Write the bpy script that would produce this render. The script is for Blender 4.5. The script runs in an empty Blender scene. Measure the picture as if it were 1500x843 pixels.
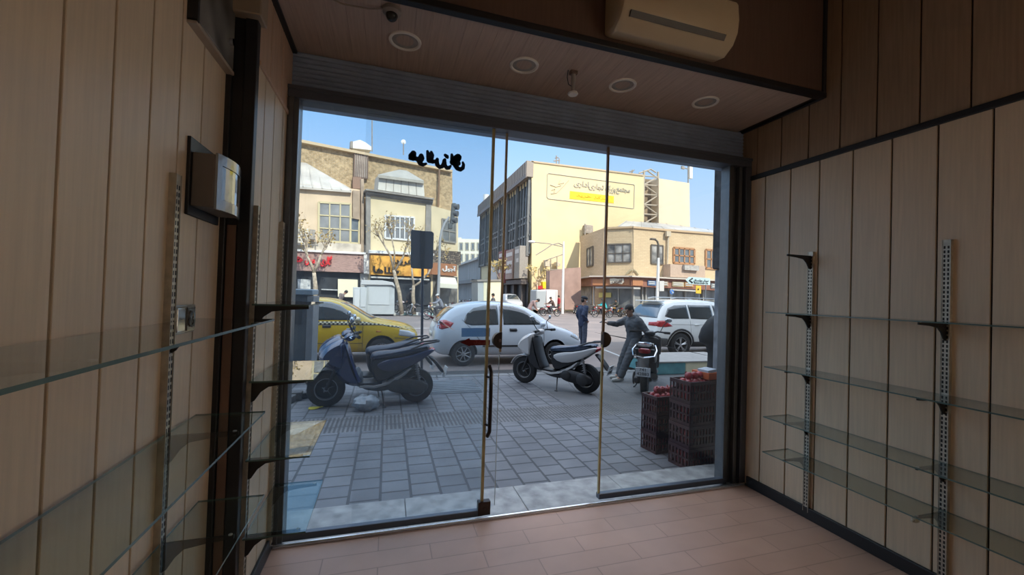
import bpy, bmesh, math, random
from mathutils import Vector, Matrix, Euler
from mathutils.bvhtree import BVHTree
import numpy as np
random.seed(7)
PI = math.pi
S = bpy.context.scene
COL = S.collection
# ------------------------------------------------------------------ camera
F, YAW, PIT, ROL, EYE = 597.68, 0.2956, 0.0153, 0.0315, 1.6
_f = Vector((math.sin(YAW)*math.cos(PIT), math.cos(YAW)*math.cos(PIT), math.sin(PIT)))
_r = Vector((math.cos(YAW), -math.sin(YAW), 0)); _u = _r.cross(_f)
CR = math.cos(ROL)*_r + math.sin(ROL)*_u
CU = -math.sin(ROL)*_r + math.cos(ROL)*_u
CF = _f
EYEP = Vector((0, 0, EYE))
cam = bpy.data.cameras.new('camera'); camo = bpy.data.objects.new('camera', cam); COL.objects.link(camo)
camo.matrix_world = Matrix(((CR.x, CU.x, -CF.x, 0), (CR.y, CU.y, -CF.y, 0), (CR.z, CU.z, -CF.z, EYE), (0, 0, 0, 1)))
cam.sensor_width = 36; cam.lens = F/1500*36; cam.clip_end = 600; cam.clip_start = .02
S.camera = camo
S.cycles.max_bounces = 16; S.cycles.diffuse_bounces = 8; S.cycles.glossy_bounces = 6; S.cycles.transparent_max_bounces = 24
# ------------------------------------------------------------------ light, sky, exposure
S.view_settings.view_transform = 'Standard'; S.view_settings.look = 'None'
S.view_settings.gamma = 1; S.view_settings.use_curve_mapping = False
S.view_settings.exposure = 0.45
SKY, SUN = 1.0, 3.9
w = bpy.data.worlds.new('sky'); S.world = w; w.use_nodes = True
nt = w.node_tree; nt.nodes.clear()
wo = nt.nodes.new('ShaderNodeOutputWorld'); bg = nt.nodes.new('ShaderNodeBackground')
tc = nt.nodes.new('ShaderNodeTexCoord'); sx = nt.nodes.new('ShaderNodeSeparateXYZ'); rp = nt.nodes.new('ShaderNodeValToRGB')
nt.links.new(tc.outputs['Generated'], sx.inputs[0]); nt.links.new(sx.outputs['Z'], rp.inputs[0])
el = rp.color_ramp.elements
el[0].position = 0.0; el[0].color = (.62, .72, .86, 1)
el[1].position = 1.0; el[1].color = (1.6, 1.8, 2.1, 1)
for p, c in ((.12, (.56, .69, .88, 1)), (.27, (.40, .60, .88, 1)), (.42, (.22, .47, .82, 1)), (.50, (.28, .52, .88, 1)), (.66, (1.4, 1.6, 1.95, 1))):
    e = el.new(p); e.color = c
bg.inputs['Strength'].default_value = SKY
nt.links.new(rp.outputs[0], bg.inputs['Color']); nt.links.new(bg.outputs[0], wo.inputs[0])
sl = bpy.data.lights.new('sun', 'SUN'); sl.energy = SUN; sl.angle = math.radians(.6); sl.color = (1.0, .93, .80)
so = bpy.data.objects.new('sun', sl); COL.objects.link(so)
SUN_DIR = Vector((-.26, .80, -.72)).normalized()
so.rotation_euler = SUN_DIR.to_track_quat('-Z', 'Y').to_euler(); so.location = (4, -20, 30)

# ------------------------------------------------------------------ helpers
def ray(px, py): return CF + (px-750)/F*CR - (py-421.5)/F*CU
def atY(px, py, Y): v = ray(px, py); return EYEP + v*(Y/v.y)
def atX(px, py, X): v = ray(px, py); return EYEP + v*(X/v.x)
def atZ(px, py, Z): v = ray(px, py); return EYEP + v*((Z-EYE)/v.z)
class Plane:
    """upright facade plane through two ground points"""
    def __init__(s, a, b):
        s.a = Vector((a[0], a[1], 0)); s.d = Vector((b[0]-a[0], b[1]-a[1], 0)).normalized()
        s.n = Vector((s.d.y, -s.d.x, 0))       # towards the viewer's side
    def at(s, px, py, off=0):
        v = ray(px, py); p0 = s.a + s.n*off
        return EYEP + v*((p0-EYEP).dot(s.n)/v.dot(s.n))
def sR(r, g, b):
    f = lambda c: (c/255/12.92) if c/255 <= .04045 else ((c/255+.055)/1.055)**2.4
    return (f(r), f(g), f(b))

_mats = {}
def mat(name, col, rough=.6, metal=0, noise=0, nscale=8, stretch=(1, 1, 1), bump=0, spec=.5, coat=0, dark=None, detail=4):
    """procedural principled material; noise mixes towards a second tone"""
    if name in _mats: return _mats[name]
    m = bpy.data.materials.new(name); m.use_nodes = True; t = m.node_tree
    b = t.nodes['Principled BSDF']; b.inputs['Roughness'].default_value = rough; b.inputs['Metallic'].default_value = metal
    b.inputs['Specular IOR Level'].default_value = spec; b.inputs['Coat Weight'].default_value = coat
    b.inputs['Base Color'].default_value = (*col, 1)
    if noise or bump:
        c = t.nodes.new('ShaderNodeTexCoord'); mp = t.nodes.new('ShaderNodeMapping'); mp.inputs['Scale'].default_value = stretch
        n = t.nodes.new('ShaderNodeTexNoise'); n.inputs['Scale'].default_value = nscale; n.inputs['Detail'].default_value = detail
        t.links.new(c.outputs['Object'], mp.inputs[0]); t.links.new(mp.outputs[0], n.inputs['Vector'])
        if noise:
            r = t.nodes.new('ShaderNodeValToRGB'); r.color_ramp.elements[0].position = .3; r.color_ramp.elements[1].position = .7
            d = dark or tuple(x*(1-noise) for x in col)
            r.color_ramp.elements[0].color = (*d, 1); r.color_ramp.elements[1].color = (*[min(1, x*(1+noise*.4)) for x in col], 1)
            t.links.new(n.outputs['Fac'], r.inputs[0]); t.links.new(r.outputs[0], b.inputs['Base Color'])
        if bump:
            bp = t.nodes.new('ShaderNodeBump'); bp.inputs['Strength'].default_value = bump; bp.inputs['Distance'].default_value = .02
            t.links.new(n.outputs['Fac'], bp.inputs['Height']); t.links.new(bp.outputs[0], b.inputs['Normal'])
    _mats[name] = m; return m
def brickmat(name, c1, c2, mortar, bw, bh, ms=.02, axes='XY', rough=.8, offset=.5, bump=.3, noise=.25, rot=0, spec=.3, nscale=3):
    if name in _mats: return _mats[name]
    m = bpy.data.materials.new(name); m.use_nodes = True; t = m.node_tree
    b = t.nodes['Principled BSDF']; b.inputs['Roughness'].default_value = rough; b.inputs['Specular IOR Level'].default_value = spec
    c = t.nodes.new('ShaderNodeTexCoord'); s = t.nodes.new('ShaderNodeSeparateXYZ'); k = t.nodes.new('ShaderNodeCombineXYZ')
    t.links.new(c.outputs['Object'], s.inputs[0])
    t.links.new(s.outputs[axes[0]], k.inputs[0]); t.links.new(s.outputs[axes[1]], k.inputs[1])
    mp = t.nodes.new('ShaderNodeMapping'); mp.inputs['Rotation'].default_value = (0, 0, rot)
    t.links.new(k.outputs[0], mp.inputs[0])
    br = t.nodes.new('ShaderNodeTexBrick'); br.inputs['Scale'].default_value = 1
    br.inputs['Brick Width'].default_value = bw; br.inputs['Row Height'].default_value = bh; br.inputs['Mortar Size'].default_value = ms
    br.inputs['Mortar Smooth'].default_value = .2; br.offset = offset
    br.inputs['Color1'].default_value = (*c1, 1); br.inputs['Color2'].default_value = (*c2, 1); br.inputs['Mortar'].default_value = (*mortar, 1)
    t.links.new(mp.outputs[0], br.inputs['Vector'])
    n = t.nodes.new('ShaderNodeTexNoise'); n.inputs['Scale'].default_value = nscale; n.inputs['Detail'].default_value = 6
    t.links.new(c.outputs['Object'], n.inputs['Vector'])
    mx = t.nodes.new('ShaderNodeMix'); mx.data_type = 'RGBA'; mx.blend_type = 'MULTIPLY'; mx.inputs['Factor'].default_value = 1
    r = t.nodes.new('ShaderNodeValToRGB'); r.color_ramp.elements[0].position = .3; r.color_ramp.elements[1].position = .7
    r.color_ramp.elements[0].color = (1-noise,)*3+(1,); r.color_ramp.elements[1].color = (1, 1, 1, 1)
    t.links.new(n.outputs['Fac'], r.inputs[0]); t.links.new(br.outputs['Color'], mx.inputs['A']); t.links.new(r.outputs[0], mx.inputs['B'])
    t.links.new(mx.outputs['Result'], b.inputs['Base Color'])
    if bump:
        bp = t.nodes.new('ShaderNodeBump'); bp.inputs['Strength'].default_value = bump; bp.inputs['Distance'].default_value = .01; bp.invert = True
        t.links.new(br.outputs['Fac'], bp.inputs['Height']); t.links.new(bp.outputs[0], b.inputs['Normal'])
    _mats[name] = m; return m
def glassmat(name, tint=(.93, .97, .97), haze=0, hazecol=(.5, .55, .6), ior=1.5, rough=0.0, refl=1.0):
    """thin clear sheet: transparent with a fresnel mirror and a little dust"""
    if name in _mats: return _mats[name]
    m = bpy.data.materials.new(name); m.use_nodes = True; t = m.node_tree; t.nodes.clear()
    o = t.nodes.new('ShaderNodeOutputMaterial'); tr = t.nodes.new('ShaderNodeBsdfTransparent'); gl = t.nodes.new('ShaderNodeBsdfGlossy')
    tr.inputs[0].default_value = (*tint, 1); gl.inputs['Roughness'].default_value = rough
    fr = t.nodes.new('ShaderNodeFresnel'); fr.inputs[0].default_value = ior
    ge = t.nodes.new('ShaderNodeNewGeometry'); 
    # same mirror strength seen from either face of the sheet
    vm = t.nodes.new('ShaderNodeVectorMath'); vm.operation = 'DOT_PRODUCT'; t.links.new(ge.outputs['Normal'], vm.inputs[0]); t.links.new(ge.outputs['Incoming'], vm.inputs[1])
    ab = t.nodes.new('ShaderNodeMath'); ab.operation = 'ABSOLUTE'; t.links.new(vm.outputs['Value'], ab.inputs[0])
    om = t.nodes.new('ShaderNodeMath'); om.operation = 'SUBTRACT'; om.inputs[0].default_value = 1; t.links.new(ab.outputs[0], om.inputs[1])
    pw = t.nodes.new('ShaderNodeMath'); pw.operation = 'POWER'; pw.inputs[1].default_value = 5; t.links.new(om.outputs[0], pw.inputs[0])
    ml = t.nodes.new('ShaderNodeMath'); ml.operation = 'MULTIPLY_ADD'; ml.inputs[1].default_value = .96*refl; ml.inputs[2].default_value = .04*refl
    t.links.new(pw.outputs[0], ml.inputs[0])
    mx = t.nodes.new('ShaderNodeMixShader'); t.links.new(ml.outputs[0], mx.inputs[0]); t.links.new(tr.outputs[0], mx.inputs[1]); t.links.new(gl.outputs[0], mx.inputs[2])
    t.nodes.remove(fr); last = mx
    if haze:
        df = t.nodes.new('ShaderNodeBsdfTranslucent'); df.inputs[0].default_value = (*hazecol, 1)
        m2 = t.nodes.new('ShaderNodeMixShader'); m2.inputs[0].default_value = haze
        t.links.new(mx.outputs[0], m2.inputs[1]); t.links.new(df.outputs[0], m2.inputs[2]); last = m2
    t.links.new(last.outputs[0], o.inputs[0]); _mats[name] = m; return m
def emis(name, col, s):
    if name in _mats: return _mats[name]
    m = bpy.data.materials.new(name); m.use_nodes = True; b = m.node_tree.nodes['Principled BSDF']
    b.inputs['Base Color'].default_value = (*col, 1); b.inputs['Emission Color'].default_value = (*col, 1); b.inputs['Emission Strength'].default_value = s
    _mats[name] = m; return m

def link(o, parent=None):
    COL.objects.link(o)
    if parent: o.parent = parent
    return o
def tag(o, label=None, cat=None, group=None, kind=None):
    if label: o['label'] = label
    if cat: o['category'] = cat
    if group: o['group'] = group
    if kind: o['kind'] = kind
    return o
def T(name, label, cat, loc=(0, 0, 0), rz=0, group=None):
    o = bpy.data.objects.new(name, None); o.empty_display_size = .1; o.location = loc; o.rotation_euler = (0, 0, rz)
    COL.objects.link(o); return tag(o, label, cat, group)
def dup(root, loc=None, rz=None, label=None, group=None, scale=None):
    def cp(o, par):
        c = o.copy(); COL.objects.link(c); c.parent = par
        for ch in [x for x in o.children]: cp(ch, c)
        return c
    r = cp(root, None)
    if loc is not None: r.location = loc
    if rz is not None: r.rotation_euler = (0, 0, rz)
    if scale is not None: r.scale = (scale,)*3
    if label: r['label'] = label
    if group: r['group'] = group
    return r
def world_inv(o):
    m = Matrix.Identity(4)
    while o: m = (Matrix.Translation(o.location) @ o.rotation_euler.to_matrix().to_4x4()) @ m; o = o.parent
    return m.inverted()

class MB:
    def __init__(s): s.bm = bmesh.new()
    def _tag(s, n0, mi):
        for f in list(s.bm.faces)[n0:]: f.material_index = mi
    def box(s, c, d, R=None, mi=0, taper=None):
        n0 = len(s.bm.faces); M = (R if R is not None else Matrix.Identity(3)); c = Vector(c)
        vs = []
        for z in (-.5, .5):
            k = taper if (taper and z > 0) else 1
            for x, y in ((-.5, -.5), (.5, -.5), (.5, .5), (-.5, .5)):
                vs.append(s.bm.verts.new(c + M @ Vector((x*d[0]*k, y*d[1]*k, z*d[2]))))
        for q in ((3, 2, 1, 0), (4, 5, 6, 7), (0, 1, 5, 4), (1, 2, 6, 5), (2, 3, 7, 6), (3, 0, 4, 7)): s.bm.faces.new([vs[i] for i in q])
        s._tag(n0, mi); return s
    def b2(s, a, b, mi=0):
        return s.box([(a[i]+b[i])/2 for i in range(3)], [abs(b[i]-a[i]) for i in range(3)], mi=mi)
    def tube(s, pts, r, seg=8, mi=0, flat=1.0):
        n0 = len(s.bm.faces); pts = [Vector(p) for p in pts]; n = len(pts)
        rs = r if isinstance(r, (list, tuple)) else [r]*n
        rings = []; prev = None
        for i, p in enumerate(pts):
            t = (pts[min(i+1, n-1)]-pts[max(i-1, 0)]).normalized()
            if prev is None: a = t.orthogonal().normalized() if abs(t.z) > .9 else t.cross(Vector((0, 0, 1))).normalized()
            else: a = (prev-t*prev.dot(t)).normalized()
            prev = a; b = t.cross(a)
            rings.append([s.bm.verts.new(p+(a*math.cos(2*PI*k/seg)+b*math.sin(2*PI*k/seg)*flat)*rs[i]) for k in range(seg)])
        for i in range(n-1):
            for k in range(seg): s.bm.faces.new((rings[i][k], rings[i][(k+1) % seg], rings[i+1][(k+1) % seg], rings[i+1][k]))
        s.bm.faces.new(rings[0][::-1]); s.bm.faces.new(rings[-1]); s._tag(n0, mi); return s
    def lathe(s, prof, seg=24, M=None, mi=0, close=False):
        n0 = len(s.bm.faces); M = M or Matrix.Identity(4); rings = []
        for r, z in prof:
            if r < 1e-6: rings.append([s.bm.verts.new(M @ Vector((0, 0, z)))])
            else: rings.append([s.bm.verts.new(M @ Vector((r*math.cos(2*PI*k/seg), r*math.sin(2*PI*k/seg), z))) for k in range(seg)])
        pr = list(zip(rings, rings[1:]))
        if close: pr.append((rings[-1], rings[0]))
        for A, B in pr:
            for k in range(seg):
                q = []
                for v in (A[k % len(A)], A[(k+1) % len(A)], B[(k+1) % len(B)], B[k % len(B)]):
                    if v not in q: q.append(v)
                if len(q) > 2:
                    try: s.bm.faces.new(q)
                    except ValueError: pass
        s._tag(n0, mi); return s
    def prism(s, poly, vec, mi=0, mcap=None):
        """3D outline swept by vec"""
        n0 = len(s.bm.faces); vec = Vector(vec); a = [s.bm.verts.new(Vector(p)) for p in poly]; b = [s.bm.verts.new(Vector(p)+vec) for p in poly]
        n = len(poly); fa = s.bm.faces.new(a); fb = s.bm.faces.new(b[::-1])
        for i in range(n): s.bm.faces.new((a[(i+1) % n], a[i], b[i], b[(i+1) % n]))
        s._tag(n0, mi)
        if mcap is not None: fa.material_index = mcap
        return s
    def loft(s, rings, mi=0, caps=True):
        n0 = len(s.bm.faces); R = [[s.bm.verts.new(Vector(p)) for p in r] for r in rings]; n = len(R[0])
        for A, B in zip(R, R[1:]):
            for k in range(n): s.bm.faces.new((A[k], A[(k+1) % n], B[(k+1) % n], B[k]))
        if caps: s.bm.faces.new(R[0][::-1]); s.bm.faces.new(R[-1])
        s._tag(n0, mi); return s
    def sphere(s, c, r, sc=(1, 1, 1), seg=12, mi=0, R=None):
        n0 = len(s.bm.faces); M = Matrix.Translation(Vector(c)) @ ((R.to_4x4()) if R is not None else Matrix.Identity(4)) @ Matrix.Diagonal((r*sc[0], r*sc[1], r*sc[2], 1))
        bmesh.ops.create_uvsphere(s.bm, u_segments=seg, v_segments=max(6, seg*2//3), radius=1, matrix=M); s._tag(n0, mi); return s
    def build(s, name, mats, parent=None, world=False, smooth=35, bevel=0, sub=0, seg=2, loc=None):
        bm = s.bm; bmesh.ops.recalc_face_normals(bm, faces=bm.faces)
        me = bpy.data.meshes.new(name)
        if world and parent: bm.transform(world_inv(parent))
        if loc is not None: bm.transform(Matrix.Translation(-Vector(loc)))
        bm.to_mesh(me); bm.free()
        for m in (mats if isinstance(mats, (list, tuple)) else [mats]): me.materials.append(m)
        o = bpy.data.objects.new(name, me); COL.objects.link(o)
        if parent: o.parent = parent
        if loc is not None: o.location = loc
        if smooth:
            me.polygons.foreach_set('use_smooth', [True]*len(me.polygons))
            if smooth < 180 and not sub: me.set_sharp_from_angle(angle=math.radians(smooth))
        if bevel:
            b = o.modifiers.new('bevel', 'BEVEL'); b.width = bevel; b.segments = seg; b.limit_method = 'ANGLE'; b.angle_limit = math.radians(40)
        if sub:
            b = o.modifiers.new('sub', 'SUBSURF'); b.levels = sub; b.render_levels = sub
        return o
def bake(o):
    """apply modifiers"""
    dg = bpy.context.evaluated_depsgraph_get(); me = bpy.data.meshes.new_from_object(o.evaluated_get(dg), depsgraph=dg)
    o.modifiers.clear(); o.data = me; return o
def struct(mb, name, m, **k):
    return tag(mb.build(name, m, **k), kind='structure')
def RX(a): return Matrix.Rotation(a, 3, 'X')
def RY(a): return Matrix.Rotation(a, 3, 'Y')
def RZ(a): return Matrix.Rotation(a, 3, 'Z')
def text(name, s, size, M, m, parent, ext=.01, align='CENTER', rtl=False, bold=0):
    """lettering as a solid mesh; M places the text plane"""
    c = bpy.data.curves.new(name, 'FONT'); c.body = s; c.size = size; c.align_x = align; c.align_y = 'CENTER'; c.extrude = ext; c.offset = bold; c.resolution_u = 3
    o = bpy.data.objects.new(name, c); COL.objects.link(o); bpy.context.view_layer.update()
    dg = bpy.context.evaluated_depsgraph_get(); me = bpy.data.meshes.new_from_object(o.evaluated_get(dg), depsgraph=dg)
    COL.objects.unlink(o); bpy.data.objects.remove(o)
    me.transform(M); me.materials.clear(); me.materials.append(m)
    r = bpy.data.objects.new(name, me); COL.objects.link(r)
    if parent: r.parent = parent
    return r
# Persian letters joined by hand (presentation forms), drawn left to right
_dual = {'ب': 0xFE8F, 'پ': 0xFB56, 'ت': 0xFE95, 'ج': 0xFE9D, 'چ': 0xFB7A, 'ح': 0xFEA1, 'خ': 0xFEA5, 'س': 0xFEB1, 'ش': 0xFEB5, 'ص': 0xFEB9, 'ط': 0xFEC1, 'ع': 0xFEC9, 'غ': 0xFECD, 'ف': 0xFED1, 'ق': 0xFED5, 'ک': 0xFB8E, 'گ': 0xFB92, 'ل': 0xFEDD, 'م': 0xFEE1, 'ن': 0xFEE5, 'ه': 0xFEE9, 'ی': 0xFBFC}
_right = {'ا': 0xFE8D, 'د': 0xFEA9, 'ذ': 0xFEAB, 'ر': 0xFEAD, 'ز': 0xFEAF, 'ژ': 0xFB8A, 'و': 0xFEED}
def fa(s):
    out = []
    for i, ch in enumerate(s):
        p = s[i-1] if i else ' '; n = s[i+1] if i+1 < len(s) else ' '
        jp = p in _dual; jn = n in _dual or n in _right
        if ch in _dual: out.append(chr(_dual[ch] + (3 if jp and jn else 1 if jp else 2 if jn else 0)))
        elif ch in _right: out.append(chr(_right[ch] + (1 if jp else 0)))
        else: out.append(ch)
    return ''.join(out[::-1])
# ------------------------------------------------------------------ the shop: shell
XL, XN, XR, YG, YB = -.637, -.75, 3.046, 2.858, -.85
ZH, ZT, ZS, YS, ZC = 2.787, 2.685, 3.13, 2.21, 3.95
lam = mat('panel laminate', (.66, .525, .375), .42, noise=.09, nscale=5, stretch=(14, 14, .7), spec=.35)
lam2 = mat('dark panel laminate', (.54, .37, .26), .45, noise=.16, nscale=5, stretch=(14, 14, .7), spec=.3)
soffm = mat('soffit laminate', (.50, .38, .31), .5, noise=.15, nscale=5, stretch=(14, .7, 14))
groove = mat('panel groove', (.035, .022, .015), .8)
black = mat('black trim', (.012, .012, .013), .45)
alum = mat('grey aluminium', (.15, .16, .17), .38, metal=.7, noise=.1, nscale=20)
alumd = mat('dark aluminium', (.11, .125, .155), .42, metal=.5)
silver = mat('silver track', (.62, .65, .70), .22, metal=.9)
chrome = mat('chrome', (.75, .76, .78), .12, metal=1)
floorm = brickmat('laminate floor tiles', (.55, .335, .245), (.50, .305, .222), (.36, .22, .165), .62, .155, .0035, 'XY', .38, .5, .05, .2, 0, .4, 2)
mb = MB(); mb.b2((XN-.2, YB, -.1), (XR+.2, 2.80, 0)); struct(mb, 'floor', floorm)

def panelled(name, x, side, ys, z0, z1, m, th=.1):
    """plank wall at plane x facing side (+1 right); ys = groove positions"""
    mb = MB(); g = .0045
    for a, b in zip(ys, ys[1:]):
        mb.b2((x, a+g, z0), (x-side*.012, b-g, z1), 0)
    mb.b2((x-side*.012, ys[0], z0), (x-side*th, ys[-1], z1), 1)
    return struct(mb, name, [m, groove], bevel=.002, seg=1)
ysn = [1.224+.184*k for k in range(-12, 5)]+[2.195]
panelled('wall_left', XN, 1, ysn, 0, ZC, lam)
ysf = [2.235, 2.375, 2.555, 2.74, YG+.03]
panelled('wall_left.001', XL, 1, ysf, 0, ZT, lam)
panelled('wall_left.002', XL-.002, 1, [2.235, 2.46, 2.69, YG+.1], ZT, ZS+.2, lam2)
mb = MB(); mb.b2((XN-.05, 2.205, 0), (XL-.012, 2.235, ZC)); struct(mb, 'wall_left.003', black)
mb = MB(); mb.b2((XN+.026, 2.198, 0), (XL-.05, 2.206, 1.88)); struct(mb, 'trim_6', mat('dark brown strip', (.16, .09, .06), .5, noise=.1), bevel=.002)        # narrow return between the two wall faces
mb = MB(); mb.b2((XN-.01, 2.185, 0), (XN+.022, 2.205, ZC)); mb.b2((XL-.045, 2.195, 0), (XL+.006, 2.245, ZC)); struct(mb, 'trim_1', black, bevel=.004)
ysr = [2.858]+[2.69-.228*k for k in range(0, 17)]; ysr = ysr[::-1]
panelled('wall_right', XR, -1, ysr, 0, ZT-.015, lam)
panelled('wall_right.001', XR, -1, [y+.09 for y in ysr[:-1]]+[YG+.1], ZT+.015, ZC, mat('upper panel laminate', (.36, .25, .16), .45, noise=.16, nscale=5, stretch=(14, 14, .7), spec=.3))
mb = MB(); mb.b2((XR+.01, YB, ZT-.02), (XR-.016, YG, ZT+.02)); struct(mb, 'trim_2', black, bevel=.004)
mb = MB(); mb.b2((XL-.01, 2.245, ZT-.012), (XL+.012, YG, ZT+.012)); struct(mb, 'trim_3', lam2, bevel=.004)
mb = MB(); mb.b2((XR, YB, 0), (XR-.022, 2.80, .085)); struct(mb, 'baseboard_right', black, bevel=.004)
mb = MB(); mb.b2((XN, YB, 0), (XN+.02, 2.18, .085)); mb.b2((XL, 2.25, 0), (XL+.018, 2.80, .085)); struct(mb, 'baseboard_left', black, bevel=.004)
mb = MB(); mb.b2((XN-.1, YB-.1, 0), (XR+.1, YB, ZC)); struct(mb, 'wall_back', mat('plain back wall', (.80, .72, .62), .6, noise=.1))
mb = MB(); mb.b2((XN-.1, YB-.1, ZC), (XR+.1, YG+.1, ZC+.1)); struct(mb, 'ceiling', mat('dark ceiling laminate', (.22, .15, .11), .5, noise=.1))
# lowered soffit over the shop front: underside of planks running to the door, a plain face towards the room
mb = MB(); xs = [XL-.1+.093*k for k in range(0, 41)]
for a, b in zip(xs, xs[1:]): mb.b2((a+.0006, YS, ZS), (min(b, XR)-.0006, YG+.1, ZS+.012), 0)
mb.b2((XL-.1, YS, ZS+.010), (XR, YG+.1, ZS+.03), 1)
struct(mb, 'ceiling_soffit', [soffm, groove])
mb = MB(); mb.b2((XN, YS, ZS+.03), (XR, YS+.04, ZC)); struct(mb, 'wall_front', mat('bulkhead laminate', (.12, .07, .05), .5, noise=.15, nscale=5, stretch=(14, 14, .7)))
mb = MB(); mb.b2((XL-.1, YS-.018, ZS-.012), (XR, YS+.03, ZS+.028)); mb.b2((XR-.03, YS-.015, ZS+.02), (XR, YS+.01, ZC)); mb.b2((XR-.025, YS, ZS-.014), (XR, YG+.08, ZS+.004)); mb.b2((XL-.01, 2.245, ZS-.02), (XL+.025, YG+.08, ZS)); struct(mb, 'trim_4', black, bevel=.004)
# roller shutter box above the glass: slatted curtain face
mb = MB(); n = 9; zz = [ZH+.055+(ZS-ZH-.055)*k/n for k in range(n+1)]
for a, b in zip(zz, zz[1:]):
    q = [(XL, YG+.075, a+.002), (XL, YG+.068, (a+b)/2-.006), (XL, YG+.068, (a+b)/2+.006), (XL, YG+.075, b-.002), (XL, YG+.085, b), (XL, YG+.085, a)]
    mb.prism(q, (XR-XL, 0, 0))
mb.b2((XL, YG+.085, ZH), (XR, YG+.16, ZS+.1))
sh = tag(mb.build('shutter_curtain', mat('shutter steel', (.30, .37, .50), .45, metal=.2, noise=.15, nscale=6)), 'slatted dark steel roller shutter rolled up in the header above the glass doors', 'shutter')
mb = MB(); mb.b2((XL, YG-.03, ZH), (XR, YG+.10, ZH+.06)); mb.b2((XL, YG-.04, ZH+.05), (XR, YG-.01, ZH+.075)); struct(mb, 'door_frame', alumd, bevel=.004)
mb = MB(); mb.b2((XL-.05, YG-.02, 0), (XL+.065, YG+.10, ZH)); mb.b2((XL+.01, YG-.035, 0), (XL+.04, YG-.02, ZH)); struct(mb, 'door_frame.001', alum, bevel=.004)
mb = MB(); mb.b2((2.835, YG+.0, 0), (2.875, YG+.10, ZH)); mb.b2((2.875, YG+.03, 0), (2.93, YG+.09, ZH)); mb.b2((2.93, YG-.01, 0), (2.965, YG+.1, ZH)); mb.b2((2.965, YG+.04, 0), (XR+.05, YG+.1, ZH))
struct(mb, 'door_frame.002', alum, bevel=.004)
mb = MB(); mb.b2((2.985, YG-.03, 0), (XR, YG+.04, ZH)); struct(mb, 'trim_5', alumd, bevel=.004)
# threshold: floor track and pale stone sill
mb = MB(); mb.b2((XL, YG-.058, -.02), (XR, YG-.03, .012)); mb.tube([(XL, YG-.044, .012), (XR, YG-.044, .012)], .011, 8)
tag(mb.build('floor_track', silver), 'shiny silver sliding track along the floor under the glass doors', 'track')
mb = MB(); 
for a, b in ((XL-.15, .18), (.184, 1.06), (1.064, 1.95), (1.954, XR+.4)): mb.b2((a, YG-.03, -.12), (b, 3.28, -.012))
struct(mb, 'door_sill', mat('grey stone sill', (.36, .36, .35), .5, noise=.35, nscale=9, dark=(.2, .2, .2)), bevel=.006)

# ---- glass doors
gdoor = glassmat('door glass', (.90, .945, .97), .018, (.55, .7, .85))
gopen = glassmat('side door glass', (.95, .965, .96), .006)
brass = mat('brass edge', (.46, .39, .20), .35, metal=.3, noise=.25, nscale=12)
copper = mat('copper brown edge', (.20, .12, .07), .35, metal=.3, noise=.2, nscale=12)
ghaze = _mats['door glass']
d = T('glass_door', 'left sliding glass door leaf with a long dark pull handle and brass edge', 'door', (.06, YG, 0))
MB().b2((-.57, YG-.005, .055), (.685, YG+.005, ZH)).build('pane', gdoor, d, True)
MB().b2((.685, YG-.010, .03), (.705, YG+.010, ZH)).build('edge_strip', brass, d, True)
mb = MB(); mb.b2((-.57, YG-.022, .016), (.70, YG+.022, .058)); mb.build('bottom_rail', alumd, d, True, bevel=.004)
mb = MB(); mb.b2((.665, YG-.025, .02), (.755, YG+.025, .115)); mb.tube([(.71, YG-.028, .07), (.71, YG-.02, .07)], .012, 10); mb.build('corner_patch', mat('dark bronze', (.05, .035, .028), .35, metal=.6), d, True, bevel=.005)
mb = MB()
hp = [(.715, YG-.02, .58), (.722, YG-.05, .62), (.722, YG-.055, .84), (.722, YG-.05, 1.04), (.715, YG-.02, 1.08)]
mb.tube(hp, .013, 10, flat=1.2); mb.tube([(.715, YG-.03, .66), (.70, YG, .66)], .009); mb.tube([(.715, YG-.03, 1.0), (.70, YG, 1.0)], .009)
hd = mb.build('pull_handle', mat('dark handle', (.03, .022, .02), .3, metal=.4), d, True)
d2 = T('glass_door', 'rear glass door leaf behind the left leaf with a copper edge and dark round lock disc', 'door', (.3, YG+.045, 0))
MB().b2((-.175, YG+.04, .05), (.80, YG+.05, ZH)).build('pane', glassmat('rear door glass', (.97, .98, .985), .004), d2, True)
mb = MB(); mb.b2((.80, YG+.036, 1.17), (.815, YG+.054, ZH)); mb.build('edge_strip', mat('copper brass edge', (.40, .30, .18), .35, metal=.3), d2, True)
mb = MB(); mb.b2((.80, YG+.041, .05), (.804, YG+.049, 1.17)); mb.build('edge_strip', mat('pale glass edge', (.55, .62, .62), .2), d2, True)
def halfdisc(sgn, x, z, y):
    return [(x+sgn*-.0, y, z-.062)]+[(x-sgn*.068*math.cos(a), y, z+.062*math.sin(a)) for a in [(-.5+k/14)*PI for k in range(15)]]+[(x, y, z+.062)]
ldm = mat('dark lock disc', (.035, .024, .022), .3, metal=.3)
mb = MB(); mb.prism(halfdisc(1, .815, 1.255, YG+.022)[1:-1], (0, .05, 0)); mb.tube([(.795, YG+.02, 1.255), (.795, YG+.012, 1.255)], .013, 12, 1)
mb.build('lock_disc', [ldm, mat('lock cylinder', (.16, .11, .10), .3, metal=.6)], d2, True, bevel=.004)
d3 = T('glass_door', 'right glass door leaf with a copper edge and dark round lock disc', 'door', (2.2, YG+.02, 0))
MB().b2((1.645, YG+.012, .06), (2.85, YG+.022, ZH)).build('pane', gopen, d3, True)
mb = MB(); mb.b2((1.63, YG+.008, 1.30), (1.647, YG+.026, ZH)); mb.build('edge_strip', copper, d3, True)
mb = MB(); mb.b2((1.63, YG+.008, .05), (1.645, YG+.026, 1.22)); mb.build('edge_strip', brass, d3, True)
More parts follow.
